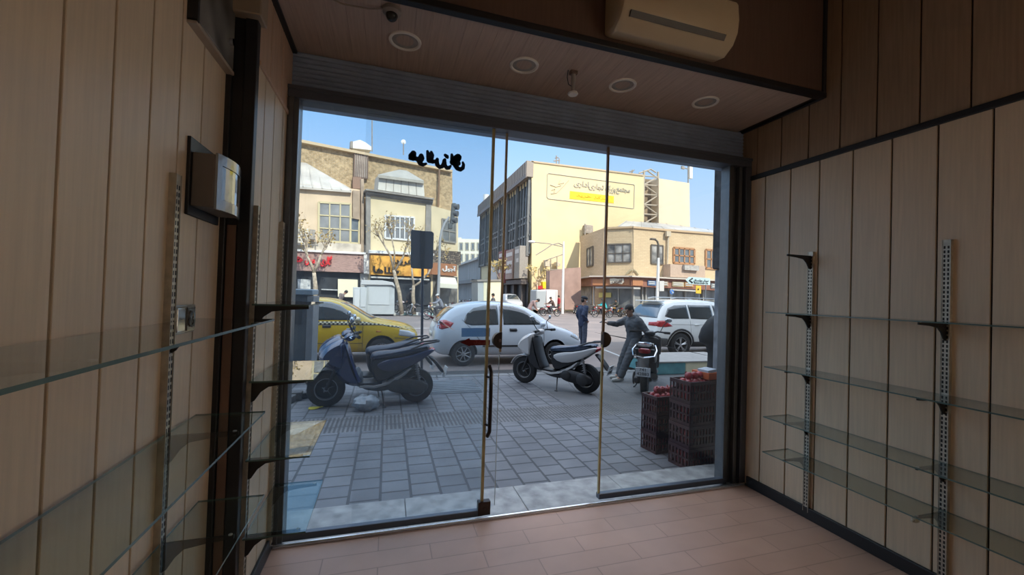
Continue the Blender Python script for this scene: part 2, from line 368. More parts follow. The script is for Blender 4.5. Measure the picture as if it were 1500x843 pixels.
mb = MB(); mb.b2((1.63, YG-.008, .016), (2.85, YG+.042, .058)); mb.build('bottom_rail', alumd, d3, True, bevel=.004)
mb = MB(); mb.prism(halfdisc(-1, 1.632, 1.262, YG-.01)[1:-1], (0, .05, 0)); mb.build('lock_disc', ldm, d3, True, bevel=.004)

# ---- stickers on the glass
def film(name, col, op, tl=.6):
    m = mat(name, col, .5); t = m.node_tree; pb_ = t.nodes['Principled BSDF']; out = t.nodes['Material Output']
    tr = t.nodes.new('ShaderNodeBsdfTransparent'); tl_ = t.nodes.new('ShaderNodeBsdfTranslucent'); tl_.inputs[0].default_value = (*col, 1)
    a = t.nodes.new('ShaderNodeMixShader'); a.inputs[0].default_value = tl; t.links.new(pb_.outputs[0], a.inputs[1]); t.links.new(tl_.outputs[0], a.inputs[2])
    tr.inputs[0].default_value = (*[min(1, x*1.6+.05) for x in col], 1)
    m2 = t.nodes.new('ShaderNodeMixShader'); m2.inputs[0].default_value = op; t.links.new(tr.outputs[0], m2.inputs[1]); t.links.new(a.outputs[0], m2.inputs[2]); t.links.new(m2.outputs[0], out.inputs[0]); return m
navy = film('navy vinyl', (.03, .06, .12), .93, .5)
def P2(zx, zy): return atY(590+zx*110/1500, 210+zy*50/682, YG-.007)
def stroke(mb, pts, wd):
    """brush stroke in the glass plane from zoomed photo points"""
    q = [P2(*p) for p in pts]; rs = [x*1.08/1500*110*2.9/F for x in wd]
    for i in range(len(q)-1):
        a, b = q[i], q[i+1]; t = (b-a).normalized(); n = Vector((-t.z, 0, t.x))
        mb.prism([a-n*rs[i], b-n*rs[i+1], b+n*rs[i+1], a+n*rs[i]], (0, .001, 0))
    for p, r in zip(q, rs):
        mb.prism([p+Vector((math.cos(k*PI/7)*r, -.0002, math.sin(k*PI/7)*r)) for k in range(14)], (0, .0012, 0))
st = T('window_sticker', 'dark navy flowing lettering stuck high on the left glass door', 'sticker', (.3, YG-.007, 2.5))
for pts, wd in (
    ([(180, 260), (215, 200), (205, 290), (150, 300)], [62, 50, 58, 36]), ([(235, 290), (310, 330), (345, 400), (400, 430), (465, 410)], [40, 44, 42, 34, 22]), ([(330, 290), (370, 250), (390, 300), (370, 350)], [30, 42, 40, 34]),
    ([(495, 165), (520, 260), (530, 340), (600, 370), (650, 360)], [26, 48, 52, 36, 34]), ([(570, 180), (590, 240), (570, 320)], [28, 36, 40]), ([(690, 320), (680, 370), (690, 430), (735, 480), (790, 460), (820, 400), (830, 350), (840, 330)], [30, 40, 42, 34, 36, 36, 36, 30]),
    ([(835, 370), (840, 440), (880, 495), (920, 490), (955, 455)], [36, 38, 36, 36, 22]), ([(850, 240), (880, 265), (890, 280)], [30, 38, 30]),
    ([(980, 230), (990, 320), (1000, 400)], [26, 40, 36]), ([(1000, 380), (1060, 330), (1100, 290), (1140, 270)], [60, 80, 70, 34]), ([(1060, 380), (1080, 410), (1110, 400)], [56, 56, 46]), ([(1040, 440), (1090, 500), (1150, 525), (1200, 495), (1215, 430), (1200, 385)], [40, 44, 40, 36, 30, 22]), ([(1095, 235), (1120, 250)], [24, 34])):
    mb = MB(); stroke(mb, pts, wd); mb.build('letter', navy, st, True, smooth=0)
bs = T('window_sticker', 'blue rectangular sticker on the left glass door above the red arrow', 'sticker', (.55, YG-.007, 1.3))
q = [atY(*p, YG-.008) for p in ((676, 481), (718, 480.5), (717.5, 493.5), (676, 494))]; mb = MB(); mb.prism(q, (0, .001, 0)); mb.build('backing', film('blue vinyl', (.32, .43, .54), .62, .55), bs, True, smooth=0)
mb = MB()
for yy, x1 in ((483.5, 714), (486.3, 708), (489, 714), (491.5, 700)):
    a, b = atY(679, yy, YG-.0095), atY(x1, yy, YG-.0095); mb.b2((a.x, YG-.0095, a.z-.002), (b.x, YG-.0085, a.z+.002))
mb.build('print', film('pale blue print', (.32, .50, .70), .5), bs, True, smooth=0)
rs_ = T('window_sticker', 'dark red arrow sticker pointing left on the left glass door', 'sticker', (.55, YG-.007, 1.23))
q = [atY(*p, YG-.008) for p in ((674, 502), (687.5, 495.5), (688.5, 498), (718, 498.5), (717.5, 506), (689, 506.5), (688, 508))]; mb = MB(); mb.prism(q, (0, .001, 0)); mb.build('backing', film('dark red vinyl', (.19, .008, .012), .85, .35), rs_, True, smooth=0)
a = atY(703, 502.3, YG-.0095)
text('print', fa('بکشید'), .035, Matrix.Translation(a) @ Matrix.Rotation(PI/2, 4, 'X') @ Matrix.Diagonal((-1, 1, 1, 1)), mat('faded red print', (.32, .06, .05), .5), rs_, .0004).matrix_parent_inverse = world_inv(rs_)

# ---- slotted uprights, brackets, glass shelves
steel = mat('slotted steel', (.50, .455, .37), .35, metal=.5, noise=.25, nscale=30)
slotm = mat('slot dark', (.015, .013, .012), .7)
brk = mat('bracket dark', (.03, .028, .027), .4, metal=.3)
gedge = mat('green glass edge', (.10, .16, .14), .2, spec=.6)
gshelf = glassmat('shelf glass', (.86, .91, .885), .02, (.5, .55, .52), refl=1.5)
def upright(x, y, sgn, z0, z1, label, group):
    u = T('shelf_upright', label, 'shelf upright', (x, y, z0), group=group)
    mb = MB(); h = z1-z0; w_ = .034
    mb.box((sgn*.010, 0, h/2), (.020, w_, h))
    mb.box((sgn*.0115, -w_/2-.0015, h/2), (.023, .003, h)); mb.box((sgn*.0115, w_/2+.0015, h/2), (.023, .003, h))
    mb.build('channel', steel, u)
    mb = MB(); z = .03
    while z < h-.03:
        for dy in (-.0085, .0085): mb.box((sgn*.0203, dy, z), (.001, .008, .016))
        z += .0255
    mb.build('slots', slotm, u, smooth=0)
    return u
def bracket(x, y, z, sgn, ln, label, group=None):
    b = T('shelf_bracket', label, 'bracket', (x, y, z), group=group)
    mb = MB(); th = .005
    q = [(sgn*.017, -th, .0), (sgn*ln, -th, .0), (sgn*ln, -th, -.014), (sgn*ln*.62, -th, -.02), (sgn*ln*.36, -th, -.03), (sgn*.06, -th, -.055), (sgn*.035, -th, -.095), (sgn*.017, -th, -.105)]
    mb.prism(q, (0, th*2, 0)); mb.build('arm', brk, b, bevel=.0015)
    mb = MB(); mb.lathe([(0, .0), (.007, 0), (.007, .004), (0, .005)], 10, Matrix.Translation((sgn*(ln-.012), 0, -.001))); mb.build('pad', mat('clear pad', (.5, .5, .48), .3), b)
    return b
def shelf(x0, x1, y0, y1, z, label, group):
    s = T('glass_shelf', label, 'shelf', ((x0+x1)/2, (y0+y1)/2, z), group=group)
    t = .008; mb = MB(); mb.b2((x0, y0, z), (x1, y1, z+t)); o = mb.build('sheet', [gshelf, gedge], s, True, smooth=0)
    for p in o.data.polygons:
        if abs(p.normal.z) < .5: p.material_index = 1
    return s
ord4 = ['topmost', 'second from the top', 'third from the top', 'lowest']
for y, nm in ((2.275, 'nearer the door'), (1.495, 'further from the door')):
    upright(XR, y, -1, .05, 1.985, f'tall slotted steel upright on the right wall, the one {nm}', 'uprights on the right wall')
ZR = (1.515, 1.10, .72, .455)
for k, z in enumerate(ZR):
    shelf(XR-.28, XR-.022, -.2, 2.42, z, f'long clear glass shelf on the right wall, {ord4[k]} of four', 'glass shelves on the right wall')
    for y, nm in ((2.275, 'nearer the door'), (1.495, 'further from the door')):
        bracket(XR, y, z-.001, -1, .25, f'dark bracket under the {ord4[k]} right wall shelf, upright {nm}', 'brackets on the right wall')
bracket(XR, 2.275, 1.955, -1, .25, 'bare dark bracket near the top of the right wall upright, carrying no shelf', 'brackets on the right wall')
e = T('bracket_cap', 'small pale plastic cap on the bracket tip, lowest right shelf', 'cap', (XR-.25, 1.495, ZR[3]-.02)); mb = MB(); mb.box((0, 0, .0), (.035, .022, .022)); mb.tube([(-.017, 0, 0), (-.03, 0, -.002)], [.011, .007], 8); mb.build('cap', mat('pale plastic', (.5, .45, .36), .5), e, bevel=.004)
upright(XN, 1.745, 1, .0, 1.99, 'tall slotted steel upright on the near left wall below the fuse box', 'uprights on the left wall')
for y, nm in ((2.275, 'nearer the camera'), (2.775, 'beside the door frame')): upright(XL, y, 1, .05, 1.99, f'slotted steel upright on the far left wall, {nm}', 'uprights on the left wall')
ZN = (1.455, 1.06, .68, .31)
for k, z in enumerate(ZN):
    shelf(XN+.02, (-.45, -.48, -.485, -.485)[k], -.2, (1.93, 1.97, 2.03, 2.03)[k], z, f'long clear glass shelf on the near left wall, {ord4[k]} of four', 'glass shelves on the left wall')
    bracket(XN, 1.745, z-.001, 1, .24, f'dark bracket under the {ord4[k]} near left shelf', 'brackets on the left wall')
    if k < 1: bracket(XN, .93, z-.001, 1, .255, 'dark bracket under the topmost near left shelf at the photo edge', 'brackets on the left wall')
ZF = (1.505, 1.135, .76, .39)
for k, z in enumerate(ZF):
    shelf(XL+.02, (-.37, -.335, -.34, -.345)[k], 2.225, (2.72, 2.80, 2.80, 2.80)[k], z, f'short glass shelf beside the door on the left wall, {ord4[k]} of four', 'short glass shelves by the door')
    for y, nm in ((2.275, 'near'), (2.775, 'door')):
        if y < 2.72 or k: bracket(XL, y, z-.001, 1, .26, f'dark bracket under the {ord4[k]} short door shelf, {nm} side', 'brackets by the door')

# ---- fuse box, switch, upper fittings on the left wall
fb = T('fuse_box', 'grey curved fuse box with a clear window on a black back plate on left wall', 'fuse box', (XN, 1.99, 2.0))
mb = MB(); mb.b2((XN, 1.845, 1.865), (XN+.012, 2.14, 2.165)); mb.build('back_plate', black, fb, True, bevel=.002)
def curve(z, y0=1.86, y1=2.12, n=10, x=XN+.088, k=.022): return [(x+k*math.sin(PI*i/n), y0+(y1-y0)*i/n, z) for i in range(n+1)]
mb = MB(); pl = curve(1.90)+[(XN+.012, 2.12, 1.90), (XN+.012, 1.86, 1.90)]; mb.prism(pl, (0, 0, .21)); mb.build('housing', mat('brown grey plastic', (.17, .14, .115), .4), fb, True, bevel=.004)
mb = MB(); q = curve(1.895, x=XN+.09); q2 = curve(1.895, x=XN+.099)
for z0, z1 in ((1.895, 1.937), (2.073, 2.115)):
    for i in range(10):
        mb.prism([(q[i][0], q[i][1], z0), (q[i+1][0], q[i+1][1], z0), (q2[i+1][0], q2[i+1][1], z0), (q2[i][0], q2[i][1], z0)], (0, 0, z1-z0))
for i in (0, 8, 9): mb.prism([(q[i][0], q[i][1], 1.937), (q[i+1][0], q[i+1][1], 1.937), (q2[i+1][0], q2[i+1][1], 1.937), (q2[i][0], q2[i][1], 1.937)], (0, 0, .136))
mb.build('cover', mat('glossy grey plastic', (.30, .31, .30), .12, spec=.8, coat=.5), fb, True)
mb = MB()
for i in range(1, 8): mb.prism([(q[i][0]+.002, q[i][1], 1.939), (q[i+1][0]+.002, q[i+1][1], 1.939), (q[i+1][0]+.006, q[i+1][1], 1.939), (q[i][0]+.006, q[i][1], 1.939)], (0, 0, .132))
mb.build('window_cover', mat('smoked clear cover', (.16, .15, .11), .05, spec=1.0, coat=1, noise=.4, nscale=12), fb, True)
sw = T('wall_socket', 'double metallic wall socket on the left wall above the glass shelf', 'socket', (XN, 1.86, 1.475))
mb = MB(); mb.box((.006, 0, 0), (.012, .175, .085)); mb.build('plate', mat('brushed metal plate', (.32, .29, .24), .28, metal=.7), sw, bevel=.004)
mb = MB(); mb.box((.015, -.042, 0), (.008, .062, .066)); mb.build('rocker', mat('light metal', (.62, .60, .54), .2, metal=.8), sw, bevel=.006)
mb = MB(); mb.box((.014, .042, 0), (.006, .062, .066)); mb.lathe([(.024, 0), (.024, .004), (.014, .003), (.012, -.002), (0, -.002)], 20, Matrix.Translation((.017, .042, 0)) @ Matrix.Rotation(PI/2, 4, 'Y')); mb.build('outlet', mat('dark outlet metal', (.28, .27, .24), .25, metal=.7), sw)
up = T('wall_cabinet', 'glossy grey box with a dark side edge high on the left wall', 'wall box', (XN, 2.0, 2.62))
mb = MB(); mb.b2((XN, 1.815, 2.60), (XN+.028, 2.19, 3.2)); mb.build('case', mat('mottled grey plastic', (.20, .19, .17), .3, noise=.75, nscale=7, detail=1), up, True, bevel=.004)
mb = MB(); mb.b2((XN, 1.80, 2.585), (XN+.035, 1.815, 3.2)); mb.build('side_edge', black, up, True)
mb = MB(); mb.b2((XN, 1.80, 2.575), (XN+.032, 2.19, 2.59)); mb.build('lower_lip', mat('beige lip', (.4, .33, .26), .4), up, True)
mb = MB(); mb.tube([(XN+.03, 2.13, 2.70), (XN+.045, 2.13, 2.70)], .016, 10); mb.build('knob', chrome, up, True)
bc = T('pillar_cap', 'beige block capping the black pillar on the left wall at the top edge', 'pillar cap', (XN+.06, 2.21, 2.86)); mb = MB(); mb.b2((XN, 2.15, 2.86), (XL+.03, 2.26, 3.1)); mb.build('block', mat('beige laminate', (.34, .26, .18), .4), bc, True, bevel=.006)

# ---- soffit fittings
white = mat('off white plastic', (.80, .75, .68), .4)
for k, (x, nm) in enumerate(((.05, 'nearest the left wall'), (.82, 'second from the left wall'), (1.57, 'third from the left wall'), (2.30, 'nearest the right wall'))):
    dl = T('downlight', f'round recessed soffit downlight with pale ring, {nm}', 'ceiling light', (x, 2.575, ZS), group='soffit downlights')
    mb = MB(); mb.lathe([(.098, 0), (.096, -.008), (.084, -.010), (.078, -.004), (.078, .03)], 32); mb.build('ring', white, dl)
    mb = MB(); mb.lathe([(0, .006), (.03, .003), (.06, -.001), (.079, -.001)], 32); mb.build('diffuser', mat('frosted grey diffuser', (.36, .34, .31), .3, noise=.2, nscale=25), dl)
dc = T('dome_camera', 'small dark dome camera on the soffit near the left, with cable', 'camera', (-.03, 2.31, ZS))
mb = MB(); mb.lathe([(0, 0), (.05, 0), (.05, -.02), (.036, -.03), (0, -.03)], 24); mb.build('base', mat('grey plastic', (.28, .25, .23), .4), dc)
mb = MB(); mb.sphere((0, 0, -.034), .032, seg=16); mb.build('dome', mat('dark glossy dome', (.02, .018, .018), .12), dc)
mb = MB(); mb.tube([(-.05, 0, -.008), (-.12, .02, -.012), (-.25, .0, -.03), (-.42, -.04, -.012), (-.58, -.05, -.006)], .004, 6); mb.build('cable', mat('beige cable', (.28, .22, .17), .5), dc)
hs = T('hanging_sensor', 'small pale fitting hanging on a short stem from the soffit', 'sensor', (1.16, 2.53, ZS))
mb = MB(); mb.box((0, 0, -.012), (.05, .04, .024)); mb.build('block', mat('brown block', (.14, .09, .07), .5), hs, bevel=.004)
mb = MB(); mb.tube([(0, 0, -.02), (0, 0, -.15)], [.016, .012], 10); mb.build('stem', mat('translucent plastic', (.34, .31, .29), .3), hs)
mb = MB(); mb.lathe([(0, -.145), (.03, -.145), (.036, -.155), (.03, -.163), (0, -.163)], 20); mb.build('foot', white, hs)
mb = MB(); mb.tube([(-.04, 0, 0), (-.045, 0, -.05), (-.03, .01, -.09), (0, 0, -.11)], .003, 6); mb.build('wire', black, hs)
# air conditioner on the bulkhead face
ac = T('air_conditioner', 'cream wall air conditioner on the dark bulkhead, cut by the top edge', 'air conditioner', (1.6, YS, 3.2))
x0, x1 = 1.21, 2.04; pr = [(0, 0), (-.10, -.02), (-.17, .02), (-.205, .08), (-.215, .16), (-.205, .27), (0, .28)]
acm = mat('cream plastic', (.46, .37, .25), .4)
mb = MB(); rings = []
for t, kx in ((0, .88), (.012, .97), (.03, 1), (x1-x0-.03, 1), (x1-x0-.012, .97), (x1-x0, .88)):
    rings.append([(x0+t, YS+y*kx, 3.315+(z-.13)*kx) for y, z in pr])
mb.loft(rings); mb.build('housing', acm, ac, True, bevel=.008)
mb = MB(); R_ = RX(math.radians(-38)); mb.box(((x0+x1)/2-.02, YS-.188, 3.225), (x1-x0-.16, .012, .035), RX(math.radians(35))); mb.build('louvre', mat('louvre slot', (.05, .04, .03), .5), ac, True)

# unseen twin tube batten added on the right wall to brighten the left wall
FILL_TUBE = 24
cl = T('fill_lamp', 'unseen added twin tube fill lamp on the right wall deeper in the shop', 'fill lamp', (XR, -.15, 2.1))
mb = MB(); mb.box((-.02, 0, 0), (.04, 1.2, .10)); mb.build('batten', white, cl, bevel=.006)
for s in (-1, 1):
    mb = MB(); mb.tube([(-.065, -.55, s*.03), (-.065, .55, s*.03)], .015, 10); mb.build('tube', emis('fill tube glow', (1, .88, .74), FILL_TUBE), cl)
    mb = MB(); mb.box((-.05, -.56, s*.03), (.05, .02, .03)); mb.build('socket', white, cl); mb = MB(); mb.box((-.05, .56, s*.03), (.05, .02, .03)); mb.build('socket', white, cl)
# ------------------------------------------------------------------ street: ground and own building
ZP, ZR_ = -.10, -.16
asph = mat('asphalt', (.20, .165, .15), .85, noise=.35, nscale=.5, bump=.0, dark=(.145, .125, .12), detail=8)
paver = brickmat('grey paver', (.20, .205, .22), (.155, .16, .178), (.065, .07, .077), .205, .245, .012, 'YX', .6, .5, .6, .35, 0, .4, 2.5)
tact = brickmat('tactile ribs', (.19, .19, .195), (.165, .165, .17), (.09, .09, .095), .30, .05, .014, 'YX', .6, 0, .8, .3, 0, .4, 5)
pav2 = brickmat('grey concrete slab', (.18, .185, .19), (.155, .16, .17), (.09, .095, .1), .9, 1.2, .012, 'XY', .7, .3, .3, .35, .25, .3, 2)
kerbm = mat('kerb stone', (.17, .175, .18), .8, noise=.25, nscale=5)
struct(MB().b2((-60, 8.3, ZR_-.2), (90, 200, ZR_)), 'road', asph)
struct(MB().b2((-30, 3.28, ZP-.3), (40, 5.20, ZP)), 'sidewalk', paver)
struct(MB().b2((-30, 5.20, ZP-.3), (40, 5.80, ZP)), 'sidewalk.001', tact)
struct(MB().b2((-30, 5.80, ZP-.3), (2.75, 8.12, ZP)), 'sidewalk.002', paver)
struct(MB().b2((2.75, 5.80, ZP-.3), (40, 8.12, ZP)), 'sidewalk.003', pav2)
mb = MB()
for k in range(30): mb.b2((-20+k*1.5, 8.12, ZP-.3), (-20+k*1.5+1.49, 8.34, ZP+.012))
struct(mb, 'kerb', kerbm, bevel=.02)
struct(MB().b2((-30, 8.34, ZR_-.1), (40, 9.05, ZR_+.006)), 'road_gutter_shaded', mat('gutter concrete with car shade', (.055, .057, .06), .7, noise=.4, nscale=2))  # wet gutter; shade under the hatchback is put into its dark colour
lanep = mat('worn white road paint', (.50, .50, .50), .8, noise=.3, nscale=3)
for p_, q_ in (((866, 505.5), (913, 524)), ((596, 481.5), (634, 481)), ((600, 496), (632, 495.5))):
    a, b_ = atZ(*p_, ZR_), atZ(*q_, ZR_); n_ = (b_-a).cross(Vector((0, 0, 1))).normalized()*.05
    mb = MB(); mb.prism([a-n_, b_-n_, b_+n_, a+n_], (0, 0, .006)); struct(mb, 'road_line', lanep, smooth=0)
# own building around and above the shop front
own = mat('own facade stone', (.30, .28, .26), .8, noise=.2, nscale=2)
mb = MB(); mb.b2((-25, 2.98, ZP), (XL-.07, 3.4, 9.5)); mb.b2((XR+.06, 2.97, ZP), (5, 3.08, 9.5)); mb.b2((5, 2.97, ZP), (24, 3.4, 9.5)); mb.b2((XL-.07, 2.98, ZS+.1), (XR+.06, 3.08, 9.5)); mb.b2((-25, -6, 9.3), (24, 3.4, 9.5))
mb.b2((-25, -6, 4.2), (24, -5.7, 9.5)); mb.b2((-25, -6, 4.2), (24, 3.0, 4.4)); struct(mb, 'wall_outside', own)
# shed roof line: rough pier seen past the right door jamb
mb = MB()
pa = atY(1046, 240, 3.80)
mb.b2((pa.x, 3.52, 1.95), (pa.x+.6, 3.80, 4.3), 0); mb.b2((pa.x+.04, 3.45, ZP), (pa.x+.6, 3.80, 1.95), 1)
struct(mb, 'wall_pier', [mat('dark rough stone', (.06, .06, .065), .85, noise=.6, nscale=14, bump=.6), mat('grey plaster pier', (.27, .29, .32), .8, noise=.45, nscale=9)], bevel=.02)
def pp(mb, pl, pts, off, dep, mi=0):
    q = [pl.at(x, y, off) for x, y in pts]; mb.prism(q, -pl.n*dep, mi); return mb
def rect(x0, y0, x1, y1, s=.05): return [(x0, y0), (x1, y0+(x1-x0)*s), (x1, y1+(x1-x0)*s), (x0, y1)]
def win(pl, pts, off, parent, nx, ny, framem, panem, name='window', fw=.09, dep=.12):
    """one window of a facade: frame with bars, pane behind"""
    q = [pl.at(x, y, off) for x, y in pts]   # tl tr br bl
    mb = MB(); n = pl.n
    def bar(a, b, h):
        t = (b-a).normalized(); s = t.cross(n).normalized()*h/2; o_ = n*.07; mb.prism([a-s+o_, b-s+o_, b+s+o_, a+s+o_], -n*dep)
    for a, b in ((0, 1), (1, 2), (2, 3), (3, 0)): bar(q[a], q[b], fw)
    for i in range(1, nx): k = i/nx; bar(q[0].lerp(q[1], k), q[3].lerp(q[2], k), fw*.6)
    for i in range(1, ny): k = i/ny; bar(q[0].lerp(q[3], k), q[1].lerp(q[2], k), fw*.6)
    f_ = mb.build(name, framem, parent, True, smooth=0)
    m2 = MB(); m2.prism([p+n*.015 for p in q], -n*.04); o = m2.build('pane', panem, parent, True, smooth=0)
    o.parent = f_; return f_
# ---- left block across the street
PL = Plane(atY(440, 300, 31.8), atY(660, 300, 34.4))
brick = brickmat('tan brick', (.58, .42, .23), (.48, .33, .17), (.60, .48, .32), .34, .13, .016, 'XZ', .9, .5, .3, .5, 0, .2, 4)
cream = mat('cream plaster', (.72, .59, .37), .85, noise=.14, nscale=.7)
cream2 = mat('warm cream plaster', (.68, .52, .35), .85, noise=.16, nscale=.6)
greyst = mat('grey stone moulding', (.30, .27, .23), .8, noise=.3, nscale=2)
zinc = mat('pale metal roof', (.50, .45, .38), .5, metal=.2, noise=.2, nscale=1)
glz = mat('dim window', (.16, .18, .19), .15, spec=.8, noise=.35, nscale=2)
dark = mat('dark shop interior', (.03, .035, .042), .4, noise=.5, nscale=1.5)
wht = mat('white paint', (.72, .70, .66), .5)
B1 = T('brick_building', 'tall tan brick building block behind the cream corner facade on the left', 'building', PL.at(560, 455, -3))
mb = MB(); pp(mb, PL, [(395, 197), (662.5, 251), (664, 462), (395, 462)], -3.2, 7); mb.build('wall', brick, B1, True, smooth=0)
mb = MB(); pp(mb, PL, [(395, 195), (663, 249), (663, 252), (395, 199.5)], -2.8, .6); mb.build('parapet', mat('sandy coping', (.52, .40, .25), .9), B1, True, smooth=0)
win(PL, [(519.5, 224), (538.5, 226), (538, 262), (518.5, 259)], -2.95, B1, 7, 1, mat('brown iron bars', (.16, .10, .07), .7), mat('pale boarded pane', (.42, .36, .30), .6, noise=.5, nscale=1.2), fw=.10)
mb = MB(); pp(mb, PL, [(517, 259), (529, 260), (529, 277), (517, 276)], -2.6, .4); mb.build('panel', mat('brown panel', (.26, .16, .11), .8), B1, True)
mb = MB(); mb.tube([PL.at(643.5, 249, -2.85), PL.at(642, 303, -2.85)], .09, 8); mb.build('downpipe', mat('brown pipe', (.22, .13, .07), .6), B1, True)
rt = T('roof_tank', 'white cooler housing on the roof edge of the brick building', 'roof unit', PL.at(530, 217, -4)); mb = MB(); pp(mb, PL, [(516, 217), (516, 208), (527, 205), (536, 209), (544, 215), (544, 220)], -3.6, 1.5); mb.build('housing', wht, rt, True); mb = MB(); pp(mb, PL, [(513, 217), (513.5, 207), (517, 207), (517, 218)], -3.5, .4); mb.build('pipe_stub', greyst, rt, True)
an = T('roof_antenna', 'thin mast antenna on the brick building roof, at left', 'antenna', PL.at(545, 214, -5)); mb = MB(); mb.tube([PL.at(545, 222, -5), PL.at(545, 167, -5)], .05, 6); mb.build('mast', greyst, an, True)
mb = MB(); 
for y_, w_ in ((169, 4), (172, 7), (175, 3)): mb.tube([PL.at(545-w_*.5, y_-.5, -5), PL.at(545+w_, y_+.6, -5)], .03, 5)
mb.build('array', greyst, an, True)
an = T('roof_antenna', 'short pole with small white dish on the brick building roof', 'antenna', PL.at(591, 224, -5)); mb = MB(); mb.tube([PL.at(591, 227, -5), PL.at(591, 209, -5)], .05, 6); mb.build('mast', greyst, an, True); c = PL.at(591, 208, -5); mb = MB(); mb.lathe([(0, .08), (.12, .03), (.22, 0)], 14, Matrix.Translation(c) @ Matrix.Rotation(PI/2, 4, 'X')); mb.build('dish', wht, an, True)
# cream corner building with tower bay
B2 = T('corner_building', 'cream two storey building on the left with cornice, dormer and shop signs', 'building', PL.at(540, 455, 0))
mb = MB(); pp(mb, PL, [(395, 266), (521, 277), (534, 279), (534, 371), (534, 455), (395, 455)], 0, 3); mb.build('wall', cream2, B2, True, smooth=0)
mb = MB(); rr = [PL.at(x, y, o) for x, y, o in ((395, 270, .3), (515, 279.5, .3), (515, 277, -.3), (448, 238.5, -2.9), (434, 237.5, -2.9), (395, 237, -2.9))]; mb.prism(rr, Vector((0, 0, -.15)))
for k in range(7):
    t = k/6; a = PL.at(430+t*84, 273+t*6.4, .32); b = PL.at(434+min(1, t*1.1)*14+max(0, t-.12)*66, 237.5+max(0, (t-.15))*44, -2.85+max(0, t-.15)*2.7); mb.tube([a, b], .04, 5)
mb.build('roof', zinc, B2, True, smooth=0)
frm = mat('yellow cream frame', (.56, .47, .27), .6)
win(PL, [(467, 296.5), (513.5, 299), (513, 356), (466.5, 353)], .02, B2, 3, 3, frm, mat('grey sheet pane', (.27, .27, .26), .3, noise=.3, nscale=1.5), fw=.14)
win(PL, [(513.5, 319), (526, 320), (525.5, 357), (513, 356)], .03, B2, 1, 2, frm, glz, fw=.12)
mb = MB(); pp(mb, PL, [(517, 279), (527, 280), (527, 322), (517, 320)], .25, .5); mb.build('pilaster', mat('tan stone', (.40, .30, .21), .85, noise=.3, nscale=2), B2, True); mb = MB(); pp(mb, PL, [(529, 262), (533, 262), (533, 372), (529, 371)], .3, .4); mb.build('pilaster', mat('tan stone', (.40, .30, .21), .85, noise=.3, nscale=2), B2, True)
mb = MB(); pp(mb, PL, [(420, 353), (534, 358), (541, 372), (420, 366)], .25, .6); mb.build('ledge', mat('weathered cream ledge', (.60, .52, .42), .9, noise=.35, nscale=2), B2, True, smooth=0)
mb = MB(); pp(mb, PL, [(420, 364.5), (536, 370), (536, 373), (420, 367.5)], .75, .8); mb.build('band', wht, B2, True)
sg = PL.n*1
redsign = mat('pinkish tile sign', (.40, .25, .21), .7, noise=.35, nscale=9, stretch=(.5, .5, 3), dark=(.24, .15, .12))
mb = MB(); pp(mb, PL, [(420, 367), (535, 373.5), (535, 400), (420, 396)], .6, .8); sgn = mb.build('sign_board', redsign, B2, True, smooth=0)
redl = mat('red letters', (.70, .02, .025), .5)
def ftext(s, pl, px, py, hpx, off, m, parent, wpx=None, ext=.04, bold=.0, flip=False, tilt=None):
    c = pl.at(px, py, off); sc = (c-EYEP).dot(CF)/F; size = hpx*sc*1.25
    R = Matrix((pl.d, Vector((0, 0, 1)), pl.n)).transposed().to_4x4()
    o = text('lettering', s, size, Matrix.Identity(4), m, None, ext, bold=bold)
    xs = [v.co.x for v in o.data.vertices]; ys = [v.co.y for v in o.data.vertices]; 
    wd = max(xs)-min(xs); cx = (max(xs)+min(xs))/2; cy = (max(ys)+min(ys))/2; kx = 1
    if wpx: kx = (pl.at(px+wpx/2, py, off)-pl.at(px-wpx/2, py, off)).length/wd
    o.data.transform(Matrix.Translation(c) @ R @ Matrix.Rotation(tilt or 0, 4, 'Z') @ Matrix.Diagonal((kx, 1, 1, 1)) @ Matrix.Translation((-cx, -cy, 0)))
    if parent: o.data.transform(world_inv(parent)); o.parent = parent
    return o
ftext(fa('گالری'), PL, 478, 383, 12, .68, redl, B2, 17, .06, .03); ftext(fa('مبل'), PL, 454, 382, 11, .68, redl, B2, 15, .06, .03); ftext(fa('ه'), PL, 437, 380, 12, .68, redl, B2, 13, .06, .03)
mb = MB(); pp(mb, PL, [(533, 371), (543.5, 372), (543.5, 402), (533, 401)], .7, .8); mb.build('pier', wht, B2, True)
mb = MB(); pp(mb, PL, [(528, 401), (541, 402), (541, 455), (528, 455)], .4, .8); mb.build('pier', mat('grey pier', (.42, .42, .41), .8, noise=.2, nscale=2), B2, True)
mb = MB(); pp(mb, PL, [(420, 396), (529, 400.5), (529, 455), (420, 455)], .12, .3); mb.build('shop_front', dark, B2, True, smooth=0)
mb = MB(); pp(mb, PL, [(495, 409), (524, 410), (524, 436), (495, 435)], .45, .1); mb.build('poster', mat('cream board', (.72, .66, .48), .7), B2, True)
mb = MB(); pp(mb, PL, [(436, 409), (455, 410), (455, 424), (436, 423)], .25, .08); mb.build('counter', mat('pale counter', (.45, .46, .45), .6, noise=.4, nscale=4), B2, True); mb = MB(); pp(mb, PL, [(471, 423.5), (495, 424.5), (495, 426), (471, 425)], .5, .5); mb.build('counter', mat('pale counter', (.45, .46, .45), .6, noise=.4, nscale=4), B2, True)
